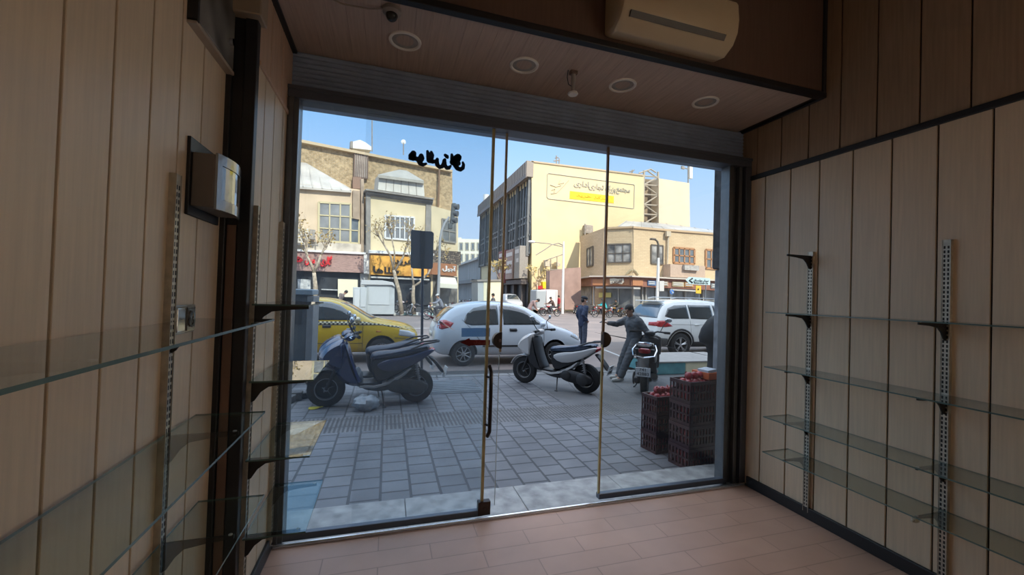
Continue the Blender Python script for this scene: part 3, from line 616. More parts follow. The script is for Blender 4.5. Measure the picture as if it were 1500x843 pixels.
# tower bay
mb = MB(); pp(mb, PL, [(541, 284), (633, 297), (634, 368), (634, 455), (541, 455)], .7, 3); mb.build('bay_wall', cream, B2, True, smooth=0)
mb = MB()
for (a, b, o, t) in (((536, 276.5), (636, 290.5), 1.25, 2.2), ((538, 280.5), (634.5, 294), 1.0, 3.2)): pp(mb, PL, [a, b, (b[0], b[1]+t), (a[0], a[1]+t)], o, 1.3)
pp(mb, PL, [(540, 284.5), (634, 298), (634, 300), (540, 286.5)], .85, .6); mb.build('cornice', greyst, B2, True, smooth=0)
mb = MB(); pp(mb, PL, [(624.5, 295), (632.5, 296), (629.5, 371), (622, 370)], .82, .3); mb.build('pilaster', greyst, B2, True); mb = MB(); pp(mb, PL, [(536.5, 284), (543, 285), (543, 371), (536.5, 371)], .82, .3); mb.build('pilaster', greyst, B2, True)
mb = MB(); pp(mb, PL, [(553.5, 278), (622, 288), (620, 264), (556, 255.5)], .2, 1.6); pw = mb.build('dormer', mat('white dormer panel', (.62, .58, .50), .7, noise=.12, nscale=2), B2, True, smooth=0)
mb = MB()
for k in range(1, 6): t = k/6; pp(mb, PL, [(553.5+68.5*t-.3, 278+10*t), (553.5+68.5*t+.3, 278+10*t), (556+64*t+.3, 256+8.5*t), (556+64*t-.3, 256+8.5*t)], .23, .05)
mb.build('seams', greyst, B2, True)
mb = MB(); base = [PL.at(553.5, 256, .5), PL.at(621, 265, .5), PL.at(621, 265, -2), PL.at(553.5, 256, -2)]; ap = [PL.at(585, 248.5, -.6), PL.at(596, 250, -.6), PL.at(596, 250, -1), PL.at(585, 248.5, -1)]
mb.loft([[p+Vector((0, 0, -.22)) for p in base], base, ap]); mb.build('dormer_roof', mat('grey metal roof', (.36, .33, .27), .5, metal=.2, noise=.2, nscale=1), B2, True, smooth=0)
win(PL, [(564, 316), (606.5, 319), (606, 352.5), (564, 349)], .76, B2, 6, 2, wht, mat('grey window pane', (.22, .22, .22), .2, noise=.2, nscale=1), fw=.13)
mb = MB(); pp(mb, PL, [(541, 366.5), (636, 371.5), (636, 375), (541, 371)], 1.3, .8); mb.build('band', wht, B2, True)
orange = mat('orange leaf sign', (.75, .38, .06), .6, noise=.6, nscale=1.6, dark=(.50, .22, .03), detail=6)
mb = MB(); pp(mb, PL, [(543.5, 374), (630, 378), (630, 406), (543.5, 402.5)], 1.25, .6); mb.build('sign_board', orange, B2, True, smooth=0)
blk = mat('black letters', (.012, .012, .012), .6)
ftext(fa('طلاها'), PL, 566, 396, 10, 1.32, blk, B2, 38, .05, .012); ftext(fa('خرید'), PL, 592, 385, 8.5, 1.32, blk, B2, 27, .05, .008)
mb = MB(); pp(mb, PL, [(543, 403), (631, 406.5), (631, 455), (543, 455)], .78, .3); mb.build('shop_front', dark, B2, True, smooth=0)
mb = MB(); pp(mb, PL, [(544, 405), (629, 409), (629, 411), (544, 407.5)], 1.15, .5); mb.build('fascia', mat('pale fascia', (.5, .5, .48), .6), B2, True)
# chamfered corner
pcA = PL.at(633, 400, .6); pcd = Vector((PL.d.x*.8-PL.n.x*.6, PL.d.y*.8-PL.n.y*.6, 0)); PC = Plane(pcA, pcA+pcd)
mb = MB(); pp(mb, PC, [(632, 301.5), (660, 309), (671, 312), (671.5, 455), (632, 455)], 0, 2.5); mb.build('corner_wall', cream, B2, True, smooth=0)
win(PC, [(647.5, 321), (667, 325), (667, 356), (647.5, 353)], .05, B2, 2, 2, mat('grey frame', (.28, .26, .22), .6), glz, fw=.14)
mosaic = brickmat('dark mosaic cladding', (.42, .33, .23), (.12, .095, .075), (.05, .04, .035), .22, .16, .03, 'XZ', .8, .4, .2, .3)
mb = MB(); pp(mb, PC, [(632, 366), (675, 369), (675, 388.5), (632, 385)], .45, .5); mb.build('cladding', mosaic, B2, True, smooth=0)
mb = MB(); pp(mb, PC, [(633, 385), (669, 387.5), (669, 405), (633, 402)], .6, .5); mb.build('sign_board', mat('rust brown sign', (.38, .16, .07), .6, noise=.2), B2, True, smooth=0)
ftext(fa('آجیل').replace('آ', chr(0xFE81)), PC, 658, 394, 7, .65, wht, B2, 19, .04, .01)
mb = MB(); q0 = [PC.at(x, y, .2) for x, y in ((643, 404), (666, 405.5))]; q1 = [PC.at(x, y, 1.3) for x, y in ((643, 416), (670, 418))]
mb.prism([q0[0], q0[1], q1[1], q1[0]], (0, 0, .06)); mb.prism([q1[0], q1[1], q1[1]-Vector((0, 0, .3)), q1[0]-Vector((0, 0, .3))], PC.n*.03); mb.build('awning', mat('cream awning', (.72, .68, .55), .8), B2, True, smooth=0)
mb = MB(); pp(mb, PC, [(634, 403), (670, 406), (670, 455), (634, 455)], .06, .2); mb.build('shop_front', mat('dim grey shopfront', (.20, .19, .17), .5, noise=.6, nscale=2), B2, True, smooth=0)
acl = T('window_air_conditioner', 'cream air conditioner hanging on the cream facade at far left', 'air conditioner', PL.at(450, 356, .4)); mb = MB(); pp(mb, PL, [(430, 334), (452, 335), (452, 357), (430, 356)], 1.0, .9); mb.build('case', mat('cream metal', (.6, .54, .44), .6, noise=.2, nscale=4), acl, True, bevel=.03)
mb = MB(); pp(mb, PL, [(453, 336), (462, 337), (462, 351), (453, 350)], .9, .6); mb.build('condenser', mat('grey grille', (.34, .30, .25), .6, noise=.3, nscale=9), acl, True); mb = MB(); mb.tube([PL.at(430, 358, 1), PL.at(466, 360, .9)], .05, 6); mb.tube([PL.at(465, 359, .9), PL.at(460, 348, .1)], .04, 6); mb.build('rack', greyst, acl, True)
# far pavement strip and painted kerb
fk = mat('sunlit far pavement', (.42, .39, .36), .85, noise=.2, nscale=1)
mb = MB(); a, b = PL.at(395, 455, 3.6), PL.at(676, 455, 3.6); c, e = PL.at(676, 455, 0), PL.at(395, 455, 0); zz = lambda v, z: Vector((v.x, v.y, z))
mb.prism([zz(a, ZR_), zz(b, ZR_), zz(c, ZR_), zz(e, ZR_)], (0, 0, .16)); struct(mb, 'sidewalk_far', fk)
mb = MB(); mm = []
for k in range(14):
    t0, t1 = k/14, (k+.98)/14; A = zz(a.lerp(b, t0), ZR_); Bq = zz(a.lerp(b, t1), ZR_); mb.prism([A, Bq, Bq+PL.n*.18, A+PL.n*.18], (0, 0, .2), k % 2)
struct(mb, 'kerb_far', [mat('white kerb paint', (.62, .62, .60), .7, noise=.15), mat('turquoise kerb paint', (.30, .50, .50), .7, noise=.15)], bevel=.02)
# ---- pale office block
PO = Plane((0, 42), (10, 42)); OX = atY(778.8, 300, 42).x
ocream = mat('pale yellow render', (.70, .57, .33), .85, noise=.1, nscale=.35)
B3 = T('office_building', 'large pale yellow office block with a painted sign and dark glass side', 'building', (20, 42, 0))
top = lambda x: 236.3+.126*(x-778.8)
zt_ = PO.at(778.8, 236.3).z; zr = PO.at(1009, 268.5).z
mb = MB(); pp(mb, PO, [(778.8, 236.3), (943, top(943)), (943, 460), (778.8, 460)], 0, 25); mb.build('wall', ocream, B3, True, smooth=0)
mb = MB(); pp(mb, PO, [(965, 261.5), (1010, 268.5), (1012, 460), (965, 460)], 0, 25); mb.build('side_block', mat('pale pink cream render', (.70, .56, .40), .85, noise=.1, nscale=.35), B3, True, smooth=0)
mb = MB(); pp(mb, PO, [(778.8, 235.3), (943, top(943)-1), (943, top(943)+1), (778.8, 237.5)], .1, .6); mb.build('parapet', mat('tan coping', (.5, .38, .24), .8), B3, True, smooth=0)
# dark glass side along the side street
sglass = brickmat('grey glass panes', (.13, .145, .15), (.05, .055, .06), (.03, .032, .035), 1.5, 1.15, .03, 'YZ', .18, 0, .0, .5, 0, .9, .4)
ye = 67.0
mb = MB(); mb.b2((OX, 42.05, 6.0), (OX-.08, ye, zt_-1.75), 0); mb.build('glass_front', sglass, B3, True, smooth=0)
mb = MB()
k = 0
y = 42.2
while y < ye:
    d_ = .16 if k % 4 else .34; mb.b2((OX-.05, y, 5.8), (OX-.05-d_, y+.16, zt_-1.75)); y += 1.02; k += 1
for z in (6.0, 8.0, 10.2, 9.5): mb.b2((OX-.06, 42.1, z), (OX-.16, ye, z+.22))
mb.build('mullions', mat('grey mullion', (.17, .17, .16), .6, noise=.3, nscale=1), B3, True, smooth=0)
mb = MB(); mb.b2((OX+.05, 41.9, zt_-1.75), (OX-.75, ye, zt_-.02)); fo = mb.build('fascia', mat('grey brown ribbed fascia', (.30, .25, .20), .6, noise=.1), B3, True, smooth=0)
mb = MB(); y = 41.95
while y < ye: mb.b2((OX-.75, y, zt_-1.5), (OX-.80, y+.12, zt_-.05)); y += .62
mb.b2((OX-.72, 41.85, zt_-1.9), (OX-.82, ye, zt_-1.45)); mb.build('fascia_ribs', mat('dark ribs', (.16, .13, .11), .6), B3, True, smooth=0)
# painted wall sign
gline = mat('faded grey paint', (.42, .38, .29), .85)
C4 = [(803.5, 254.2), (928.5, 270.8), (929.5, 273), (928.5, 305), (926.5, 305.8), (803, 291.4), (801.2, 289), (802, 256)]
q = [PO.at(x, y, .02) for x, y in C4]
mb = MB()
for a, b in zip(q, q[1:]+q[:1]): mb.tube([a, b], .055, 4)
ps = mb.build('painted_frame', gline, B3, True, smooth=0)
mb = MB(); pp(mb, PO, [(835, 280), (899.3, 287.6), (899, 298), (834.5, 291.3)], .03, .03); mb.build('painted_panel', mat('yellow paint', (.80, .56, .03), .8, noise=.15, nscale=.8), B3, True, smooth=0)
for s_, px, py, wp in (('اداری', 852, 270.5, 22), ('تجاری', 874, 274.5, 22), ('بزرگ', 894.5, 277.5, 15), ('مجتمع', 913, 280.5, 20)):
    ftext(fa(s_), PO, px, py, 8.6, .04, gline, B3, wp, .03, .02, tilt=-.02)
gl2 = mat('pale tan paint', (.58, .49, .33), .85)
for s_, px, py, h, wp in ((fa('مرکز خرید'), 868, 288.8, 4.5, 46),): ftext(s_, PO, px, py, h, .05, mat('dull yellow paint', (.72, .48, .03), .8), B3, wp, .02)
mb = MB(); 
for pts in (((807, 284), (815, 283), (822, 276), (833, 264)), ((806, 271), (814, 274), (822, 272)), ((808, 279), (813, 277), (812, 282)), ((821, 264), (818, 270), (826, 268))): mb.tube([PO.at(x, y, .03) for x, y in pts], .05, 4)
mb.build('painted_emblem', gl2, B3, True, smooth=0)
# service truss between the two blocks
mb = MB()
def bar(x0, y0, x1, y1, r=.09, o=-.3): mb.tube([PO.at(x0, y0, o), PO.at(x1, y1, o)], r, 5)
bar(943.5, 250, 942, 330, .14); bar(964, 252, 964, 330, .14)
ys_ = [258, 271, 285, 300, 314, 328]
for i, y in enumerate(ys_):
    bar(942.5, y, 964.5, y+1.5)
    if i < 5: bar(*((943, y, 964, ys_[i+1]+1) if i % 2 else (964, y+1.5, 943, ys_[i+1])))
bar(943, 252, 953, 248); bar(953, 248, 961, 253); bar(936, 254, 948, 250); bar(948, 250, 964, 262)
mb.build('service_truss', mat('grey truss', (.40, .34, .26), .7), B3, True)
mb = MB(); pp(mb, PO, [(943, 262), (965, 264), (965, 460), (943, 460)], -1.5, .3); mb.build('recess_wall', mat('brown recess', (.30, .23, .16), .9, noise=.4, nscale=.6), B3, True, smooth=0)
for nm, lab, pts in (('roof_antenna', 'small antenna cluster on the office roof near the middle', ((815, 240, 815, 228), (811, 236, 820, 235), (813, 232, 818, 231), (819, 240, 819, 232))), ('roof_antenna', 'small dark aerial on the office roof beside the truss', ((926, 254, 926, 249), (922, 252, 928, 250), (924, 254, 929, 249)))):
    an = T(nm, lab, 'antenna', PO.at(pts[0][0], pts[0][1], -1)); mb = MB()
    for x0, y0, x1, y1 in pts: mb.tube([PO.at(x0, y0, -1), PO.at(x1, y1, -1)], .07, 5)
    mb.build('rods', greyst, an, True)
an = T('cell_antenna', 'tall white panel antenna on the right end of the office roof', 'antenna', PO.at(1008, 270, -.5)); mb = MB(); mb.tube([PO.at(1008, 272, -.5), PO.at(1008, 234, -.5)], .08, 6); mb.tube([PO.at(1001, 246, -.5), PO.at(1008, 248, -.5)], .06, 5); mb.build('mast', greyst, an, True)
mb = MB(); pp(mb, PO, [(1010.5, 242), (1015, 242.5), (1015, 262), (1010.5, 261.5)], -.3, .3); mb.build('panel', wht, an, True, bevel=.05); mb = MB(); pp(mb, PO, [(999, 243), (1003, 244), (1003, 248), (999, 247)], -.3, .2); mb.build('radio_box', greyst, an, True)
rb = T('roof_cylinder', 'white upright cylinder on the far end of the office roof', 'roof unit', (OX+1, 60, zt_)); c = atX(712, 291, OX+.8); mb = MB(); mb.tube([(OX+.8, c.y, zt_-.2), (OX+.8, c.y, zt_+2.2)], .5, 12); mb.build('body', wht, rb, True)
# wall clutter on the office
for x, y, lab in ((858, 334, 'grey window air conditioner on the office wall above the corner shop'),):
    a_ = T('window_air_conditioner', lab, 'air conditioner', PO.at(x, y, .3)); mb = MB(); pp(mb, PO, [(858, 329), (869, 330.5), (869, 343), (858, 342)], .7, .7); mb.build('case', mat('grey brown metal', (.34, .29, .23), .6, noise=.3, nscale=4), a_, True, bevel=.04); mb = MB(); mb.tube([PO.at(857, 328, .7), PO.at(857, 345, .7)], .08, 5); mb.build('rail', greyst, a_, True)
a_ = T('air_conditioner_cage', 'rack of pale air conditioners on the office wall behind the street lamp', 'air conditioner', PO.at(811, 390, .5)); mb = MB()
for x0, y0, x1, y1 in ((798, 382, 826, 372.5), (798, 382, 798, 396), (807, 379, 807, 396), (816, 376, 816, 396), (825, 373, 825, 395), (798, 396, 826, 395)): mb.tube([PO.at(x0, y0, 1), PO.at(x1, y1, 1)], .05, 5)
mb.build('cage', greyst, a_, True); mb = MB(); pp(mb, PO, [(799, 381), (806, 382), (806, 391), (799, 390)], .9, .7); pp(mb, PO, [(815, 384), (821, 384.5), (821, 390), (815, 389.5)], .9, .7); mb.build('unit', mat('cream unit', (.6, .52, .38), .6, noise=.3, nscale=6), a_, True)
# shop signs along the side street
sidesigns = ((42.3, 3.3, 6.9, 'grey sign box hanging at the office corner over the side street', (.30, .27, .23), 1.9), (44.8, 3.3, 6.8, 'brown shop sign box second from the office corner', (.33, .22, .17), 3.0), (48.2, 2.9, 7.0, 'dark red shop sign box third from the office corner', (.22, .06, .05), 3.0), (51.8, 3.2, 5.8, 'blank pale sign box fourth from the office corner', (.48, .46, .43), 5))
for k, (y0, z0, z1, lab, c, wd) in enumerate(sidesigns):
    s_ = T('shop_sign', lab, 'sign', (OX-.6, y0, z0)); mb = MB(); mb.b2((OX-.1, y0, z0), (OX-1.1, y0+wd, z1)); mb.build('box', mat('signbox%d' % k, c, .6, noise=.2), s_, True, bevel=.04)
    if k < 3:
        mb = MB()
        for j in range(3 if k else 2): mb.b2((OX-1.09, y0+.25, z1-.8-j*1.0), (OX-1.13, y0+wd-.3-.4*(j % 2), z1-.35-j*1.0))
        mb.build('print', mat('pale sign print', (.55, .5, .45), .6), s_, True)
mb = MB(); mb.b2((OX-.9, 42.2, 2.7), (OX-.1, ye, 3.2)); 
for k in range(8): mb.b2((OX-.5, 43+k*3, -.2), (OX-.1, 43.6+k*3, 2.8))
mb.build('arcade', mat('dim arcade', (.12, .10, .09), .7, noise=.3), B3, True)
mb = MB(); mb.b2((OX-.12, 42.1, -.2), (OX-.05, ye, 2.9)); mb.build('shop_front', dark, B3, True)
# lower gray row and white block closing the side street
B4 = T('low_building', 'low grey building row further along the side street', 'building', (OX+4, 90, 0)); zl = atX(704, 380.5, OX).z
zl = atX(705, 380, OX).z*1.0
mb = MB(); mb.b2((OX, ye, -.2), (OX+8, 118, min(zl, 9.5))); mb.build('wall', mat('grey corrugated', (.30, .30, .29), .7, noise=.3, nscale=.4, stretch=(1, 4, .2)), B4, True); mb = MB(); mb.b2((OX-.6, ye, min(zl, 9.5)), (OX+8, 118, min(zl, 9.5)+.35)); mb.build('roof', mat('pale roof edge', (.5, .47, .42), .6), B4, True)
mb = MB(); mb.b2((OX-1.4, ye, 3.2), (OX, 118, 3.8)); mb.build('canopy', dark, B4, True)
PW = Plane((0, 122), (10, 122)); B5 = T('white_building', 'white building closing the far end of the side street', 'building', (14, 122, 0))
mb = MB(); pp(mb, PW, [(660, 349), (676, 348), (676, 350), (706, 351), (706, 445), (660, 445)], 0, 12); mb.build('wall', mat('white render', (.74, .70, .56), .8, noise=.1), B5, True, smooth=0)
for r in range(3):
    for c in range(4): win(PW, rect(673+c*8.6, 356+r*16.5, 677.8+c*8.6, 367+r*16.5, 0), .05, B5, 1, 1, mat('tan frame', (.4, .36, .27), .7), glz, fw=.3, dep=.2)
# ---- beige corner shop building on the right
PF = Plane((0, 34), (10, 34)); FX = atY(928, 380, 34).x; t_ = 2.06
PH = Plane((FX-t_, 34+t_), (FX, 34)); PS = Plane((FX-t_, 44), (FX-t_, 34+t_))
beige = brickmat('beige brick', (.66, .51, .32), (.60, .45, .28), (.52, .40, .26), .5, .16, .02, 'XZ', .85, .5, .15, .15, 0, .2, .5)
beiges = brickmat('beige brick side', (.60, .46, .31), (.54, .41, .27), (.46, .36, .25), .5, .16, .02, 'YZ', .85, .5, .15, .15, 0, .2, .5)
B6 = T('corner_shop_building', 'beige brick corner building with ground floor shops on the right', 'building', (FX, 35, 0))
mb = MB(); pp(mb, PF, [(928, 332.8), (976, 337), (1075, 345), (1075, 456), (928, 456)], 0, .5); mb.build('wall', beige, B6, True, smooth=0)
mb = MB(); pp(mb, PH, [(884, 334.5), (928, 332.8), (928, 456), (884, 456)], 0, .5); mb.build('corner_wall', beige, B6, True, smooth=0)
mb = MB(); pp(mb, PS, [(850, 347), (884, 334.5), (884, 456), (850, 456)], 0, .5); mb.build('side_wall', beiges, B6, True, smooth=0)
mb = MB()
zc = PF.at(928, 333).z
mb.prism([PF.at(928, 331.6, .15), PF.at(976, 335.6, .15), PF.at(1075, 343.6, .15), PF.at(1075, 346, .15), PF.at(976, 338.4, .15), PF.at(928, 334.4, .15)], (0, .3, 0)); pp(mb, PH, [(884, 333), (928, 331.4), (928, 334), (884, 336)], .15, .3); mb.build('parapet', mat('tan brick coping', (.5, .36, .22), .85), B6, True, smooth=0)
mb = MB(); e1 = [PF.at(905, 333, -2), PF.at(1075, 345, -.2), PF.at(1075, 341, -7), PF.at(965, 327, -7), PF.at(918, 324, -6)]; mb.prism(e1, (0, 0, -.2))
for k in range(11): t = k/10; mb.tube([e1[0].lerp(e1[1], t)+Vector((0, 0, .04)), (e1[4].lerp(e1[3], t*2.2) if t < .45 else e1[3].lerp(e1[2], (t-.45)/.55))+Vector((0, 0, .04))], .05, 4)
mb.build('roof', mat('grey sheet roof', (.42, .40, .37), .5, metal=.2, noise=.3, nscale=.5), B6, True, smooth=0)
dfr = mat('dark window frame', (.12, .10, .08), .6); wfr = mat('orange wood frame', (.40, .20, .09), .6); curt = mat('window with pale curtain', (.34, .32, .29), .3, noise=.7, nscale=1.2, dark=(.06, .06, .06), detail=2)
win(PH, [(890, 358.5), (924, 357.5), (924, 384), (890, 385)], .05, B6, 3, 2, dfr, curt, fw=.13)
win(PF, rect(954, 359, 971, 386, .08), .05, B6, 2, 1, dfr, curt, fw=.12)
win(PF, rect(987, 363, 1017, 385, .08), .05, B6, 4, 2, wfr, glz, fw=.2)
win(PF, rect(1034, 366, 1056, 393, .08), .05, B6, 3, 2, wfr, glz, fw=.2)
win(PS, [(860, 365), (868.5, 361.5), (868.5, 389), (860, 391)], .05, B6, 2, 1, dfr, curt, fw=.14)
mb = MB(); c = [(921, 401), (927, 396.5), (935, 402)]; mb.tube([PH.at(918, 402, .1), PH.at(922, 397.5, .1), PH.at(926, 396, .1)], .1, 5); mb.tube([PF.at(928.5, 396, .1), PF.at(931, 397.5, .1), PF.at(935, 403, .1)], .1, 5); mb.build('arch_moulding', mat('olive stone', (.38, .32, .2), .8), B6, True)
mb = MB(); mb.tube([PF.at(979, 342, .2), PF.at(977, 404, .2)], .09, 6); mb.box(PF.at(978.5, 343, .25), (.5, .3, .5)); mb.build('downpipe', mat('beige pipe', (.5, .42, .3), .6), B6, True)
mb = MB(); pp(mb, PF, [(982, 387), (1003, 388.5), (1033, 390), (1033, 407), (982, 404)], 1.1, 1.1); pp(mb, PF, [(982, 404), (1033, 406.5), (1033, 408.5), (982, 406)], 1.2, 1.3); mb.build('balcony', mat('rosy balcony plaster', (.50, .37, .28), .85, noise=.15), B6, True, smooth=0)
mb = MB(); pp(mb, PF, [(1003, 388), (1024, 389.5), (1024, 397), (1003, 395.5)], 1.4, .5); mb.build('condenser', mat('pale condenser', (.45, .42, .38), .6, noise=.5, nscale=3), B6, True)
rbm = mat('red brown fascia', (.30, .13, .085), .6, noise=.25, nscale=2)
mb = MB(); pp(mb, PS, [(840, 409), (866, 405.5), (866, 419.5), (840, 420)], .5, 1); pp(mb, PH, [(866, 405.5), (928, 405.5), (928, 419.8), (866, 419.5)], 1.1, 1.2); pp(mb, PF, [(925, 405.6), (1075, 413), (1075, 427), (925, 419.5)], 1.1, 1.2); mb.build('shop_fascia', rbm, B6, True, smooth=0)
mb = MB(); pp(mb, PH, [(863, 404), (928, 404), (928, 406), (863, 406)], 1.5, 1.5); pp(mb, PF, [(926, 404), (1075, 411.2), (1075, 413.2), (926, 406)], 1.5, 1.5); pp(mb, PS, [(838, 408), (866, 404), (866, 406), (838, 410)], .9, 1); mb.build('canopy', mat('pale canopy edge', (.55, .48, .40), .7), B6, True, smooth=0)
mb = MB(); pp(mb, PH, [(868, 409.3), (925, 409.3), (925, 418.5), (868, 418.3)], 1.18, .1); pp(mb, PF, [(927, 409.3), (942, 410), (942, 419), (927, 418.5)], 1.18, .1); mb.build('sign_board', mat('orange brown sign', (.46, .20, .09), .5, noise=.12), B6, True, smooth=0)
mb = MB(); pp(mb, PH, [(893, 408.5), (899, 407.5), (905, 408.7), (913, 407.8), (914, 413), (911, 416.5), (903, 415.5), (894, 416.2)], 1.3, .12); mb.build('sign_plaque', mat('pale plaque', (.66, .58, .46), .6), B6, True, smooth=0)
ftext(fa('آفرین').replace('آ', chr(0xFE81)), PH, 904, 412, 5.5, 1.34, mat('dark brown letters', (.10, .05, .03), .6), B6, 15, .03)
for x0, x1, c in ((949, 961, (.10, .19, .36)), (964, 979, (.42, .30, .20)), (985, 1002, (.52, .42, .26)), (1003, 1016, (.48, .24, .08)), (1042, 1056, (.35, .36, .36))):
    mb = MB(); y0 = 411+(x0-949)*.045; pp(mb, PF, rect(x0, y0, x1, y0+7.2, .045), 1.2, .1); mb.build('sign_board', mat('shop sign tone %d' % x0, c, .6, noise=.15, nscale=3), B6, True, smooth=0)
    mb = MB()
    for j in range(2): pp(mb, PF, rect(x0+1.5, y0+1.4+j*2.6, x1-1.5, y0+2.8+j*2.6, .045), 1.26, .06)
    mb.build('sign_print', mat('pale sign strokes', (.55, .55, .52), .6), B6, True, smooth=0)
shopg = mat('shop glass', (.22, .22, .21), .25, noise=.75, nscale=1.1, stretch=(1, 1, .35), dark=(.07, .07, .07), spec=.8)
mb = MB(); pp(mb, PH, [(884, 420), (928, 420), (928, 456), (884, 456)], .08, .1); pp(mb, PF, [(928, 420), (1075, 426), (1075, 460), (928, 456)], .08, .1); mb.build('shop_front', shopg, B6, True, smooth=0)
mb = MB(); pp(mb, PS, [(851, 421), (866, 420), (866, 456), (851, 456)], .08, .1); mb.build('shop_front', mat('pale side shop', (.32, .31, .30), .4, noise=.4, nscale=2), B6, True)
mb = MB()
for x in (869, 884, 886, 905): pp(mb, PH, [(x, 419), (x+1, 419), (x+1, 456), (x, 456)], .3, .3)
for x in (928, 941, 946, 962, 982, 1004, 1030): pp(mb, PF, [(x, 420), (x+1.1, 420), (x+1.1, 456), (x, 456)], .3, .3)
mb.build('shop_posts', mat('pale post', (.48, .46, .42), .6), B6, True)
mb = MB(); pp(mb, PH, [(872, 420), (928, 420.5), (928, 423), (872, 422.5)], 1.0, .4); pp(mb, PF, [(928, 420.5), (938, 421), (938, 424), (928, 423.5)], 1.0, .4); pp(mb, PF, [(982, 423), (1026, 425.5), (1026, 428), (982, 425.5)], 1.0, .4); mb.build('awning', mat('grey white valance', (.5, .48, .45), .7), B6, True)
mb = MB(); pp(mb, PH, [(877, 429), (895, 429), (895, 436), (877, 436)], .3, .1); mb.build('poster', mat('yellow poster', (.66, .52, .16), .6), B6, True)
# brick boundary wall between office and corner shop
gw = T('boundary_wall', 'rosy brown wall between the office and the corner shop', 'wall', PO.at(825, 440, 6)); rw = mat('rosy brown wall', (.33, .22, .18), .85, noise=.2, nscale=1.2)
PBW = Plane((0, 38), (10, 38)); mb = MB(); pp(mb, PBW, [(802, 397), (823, 395), (823, 452), (802, 452)], 0, .4); pp(mb, PBW, [(827, 393.5), (851, 392), (851, 454), (827, 454)], 0, .4); pp(mb, PBW, [(822, 396), (828, 396), (828, 452), (822, 452)], -.3, .3); mb.build('masonry', rw, gw, True, smooth=0)
# ---- street furniture
gpole = mat('grey pole', (.22, .24, .26), .4, metal=.5)
sp = T('road_sign', 'grey back of a rectangular road sign on a slim post at the kerb', 'road sign', atZ(617.5, 545, ZP)); Ys = sp.location.y
PSg = Plane((0, Ys), (10, Ys)); mb = MB(); mb.tube([sp.location, PSg.at(619.5, 345)], .028, 12); mb.build('post', mat('dark post', (.06, .07, .09), .4, metal=.3), sp, True)
mb = MB(); q = [(603.5, 337), (633, 339.5), (635.5, 342), (634, 392), (632, 394.5), (604, 393.5), (601.5, 391), (602, 339)]; pp(mb, PSg, q, .03, -.004); mb.build('panel', mat('dark grey sign back', (.085, .10, .12), .5, noise=.1), sp, True, bevel=.003)
mb = MB(); pp(mb, PSg, [(616.5, 338.5), (623, 339), (622, 394), (616, 394)], .06, .03); mb.build('channel', mat('sign channel', (.04, .05, .06), .5), sp, True)
tl = T('traffic_light', 'traffic light on a curved grey pole by the left corner building', 'traffic light', atZ(641, 453, ZR_)); Yt = 27; PT = Plane((0, Yt), (10, Yt)); tl.location = PT.at(640.5, 458); tl.location.z = ZR_
mb = MB(); mb.tube([tl.location, PT.at(642.5, 420), PT.at(644.5, 352), PT.at(647, 338), PT.at(652, 327), PT.at(658, 318)], [.11, .10, .085, .08, .075, .07], 10); mb.build('pole', mat('pale grey pole', (.36, .36, .35), .5, metal=.3), tl, True)
mb = MB(); pp(mb, PT, [(662.5, 297.5), (668, 297.5), (665, 328), (659.5, 327.5)], .15, .35); mb.build('housing', mat('dark signal housing', (.07, .08, .08), .5), tl, True, bevel=.03)
for (x, y) in ((670, 303), (669, 313), (667.5, 322.5)):
    mb = MB(); a = PT.at(x-4, y, 0); mb.tube([a, PT.at(x+1.5, y+.5, .15)], .2, 12); mb.build('visor', mat('dark visor', (.09, .095, .095), .5), tl, True)
mb = MB(); pp(mb, PT, [(657, 327), (663.5, 328), (662.5, 335.5), (657, 335)], .15, .3); mb.build('lower_signal', _mats['dark signal housing'], tl, True, bevel=.03)
lp = T('street_lamp', 'white street lamp post with curved arms in front of the office wall', 'street lamp', (0, 0, 0)); Yl = 36; PLm = Plane((0, Yl), (10, Yl)); lp.location = PLm.at(824, 452); lp.location.z = ZR_
mb = MB(); mb.tube([lp.location, PLm.at(825, 400), PLm.at(825.7, 354)], [.14, .11, .07], 10); mb.build('post', wht, lp, True)
mb = MB(); mb.tube([PLm.at(825.5, 360), PLm.at(818, 356.5), PLm.at(808, 359), PLm.at(798, 366), PLm.at(785, 374)], .05, 6); mb.tube([PLm.at(825.5, 362), PLm.at(803, 357), PLm.at(781, 355)], .045, 6); mb.build('arm', greyst, lp, True)
mb = MB(); mb.sphere(PLm.at(779, 354.6), .22, (1.6, 1, .6)); mb.build('lamp_head', wht, lp, True)
l2 = T('street_lamp', 'pale street lamp post with a dark bent top before the corner shops', 'street lamp'); PL2 = Plane((0, 29), (10, 29)); l2.location = PL2.at(962, 446); l2.location.z = ZR_
mb = MB(); mb.tube([l2.location, PL2.at(964, 400), PL2.at(964.5, 378)], [.14, .12, .1], 10); mb.build('post', wht, l2, True); mb = MB(); mb.tube([PL2.at(964.5, 379), PL2.at(964.8, 360), PL2.at(963, 354), PL2.at(959, 350.5)], .08, 8); mb.build('arm', dfr, l2, True)
mb = MB(); mb.box(PL2.at(956.5, 350.6), (.45, .3, .14)); mb.build('lamp_head', dfr, l2, True, bevel=.03); mb = MB(); pp(mb, PL2, [(966, 412), (973, 412), (973, 427), (966, 427)], .2, .3); mb.build('box', mat('pale box', (.55, .53, .50), .6), l2, True, bevel=.02)
PG = Plane((0, 26), (10, 26)); ds = T('direction_sign', 'pale blue arrow shaped direction sign pointing left before the right shops', 'road sign', PG.at(1024, 452)); ds.location.z = ZR_
mb = MB(); pp(mb, PG, [(1005, 410.5), (1010, 405.8), (1040, 408), (1040.5, 418), (1010, 416.5)], .05, .06); mb.build('panel', mat('pale blue sign', (.46, .60, .62), .5), ds, True, smooth=0)
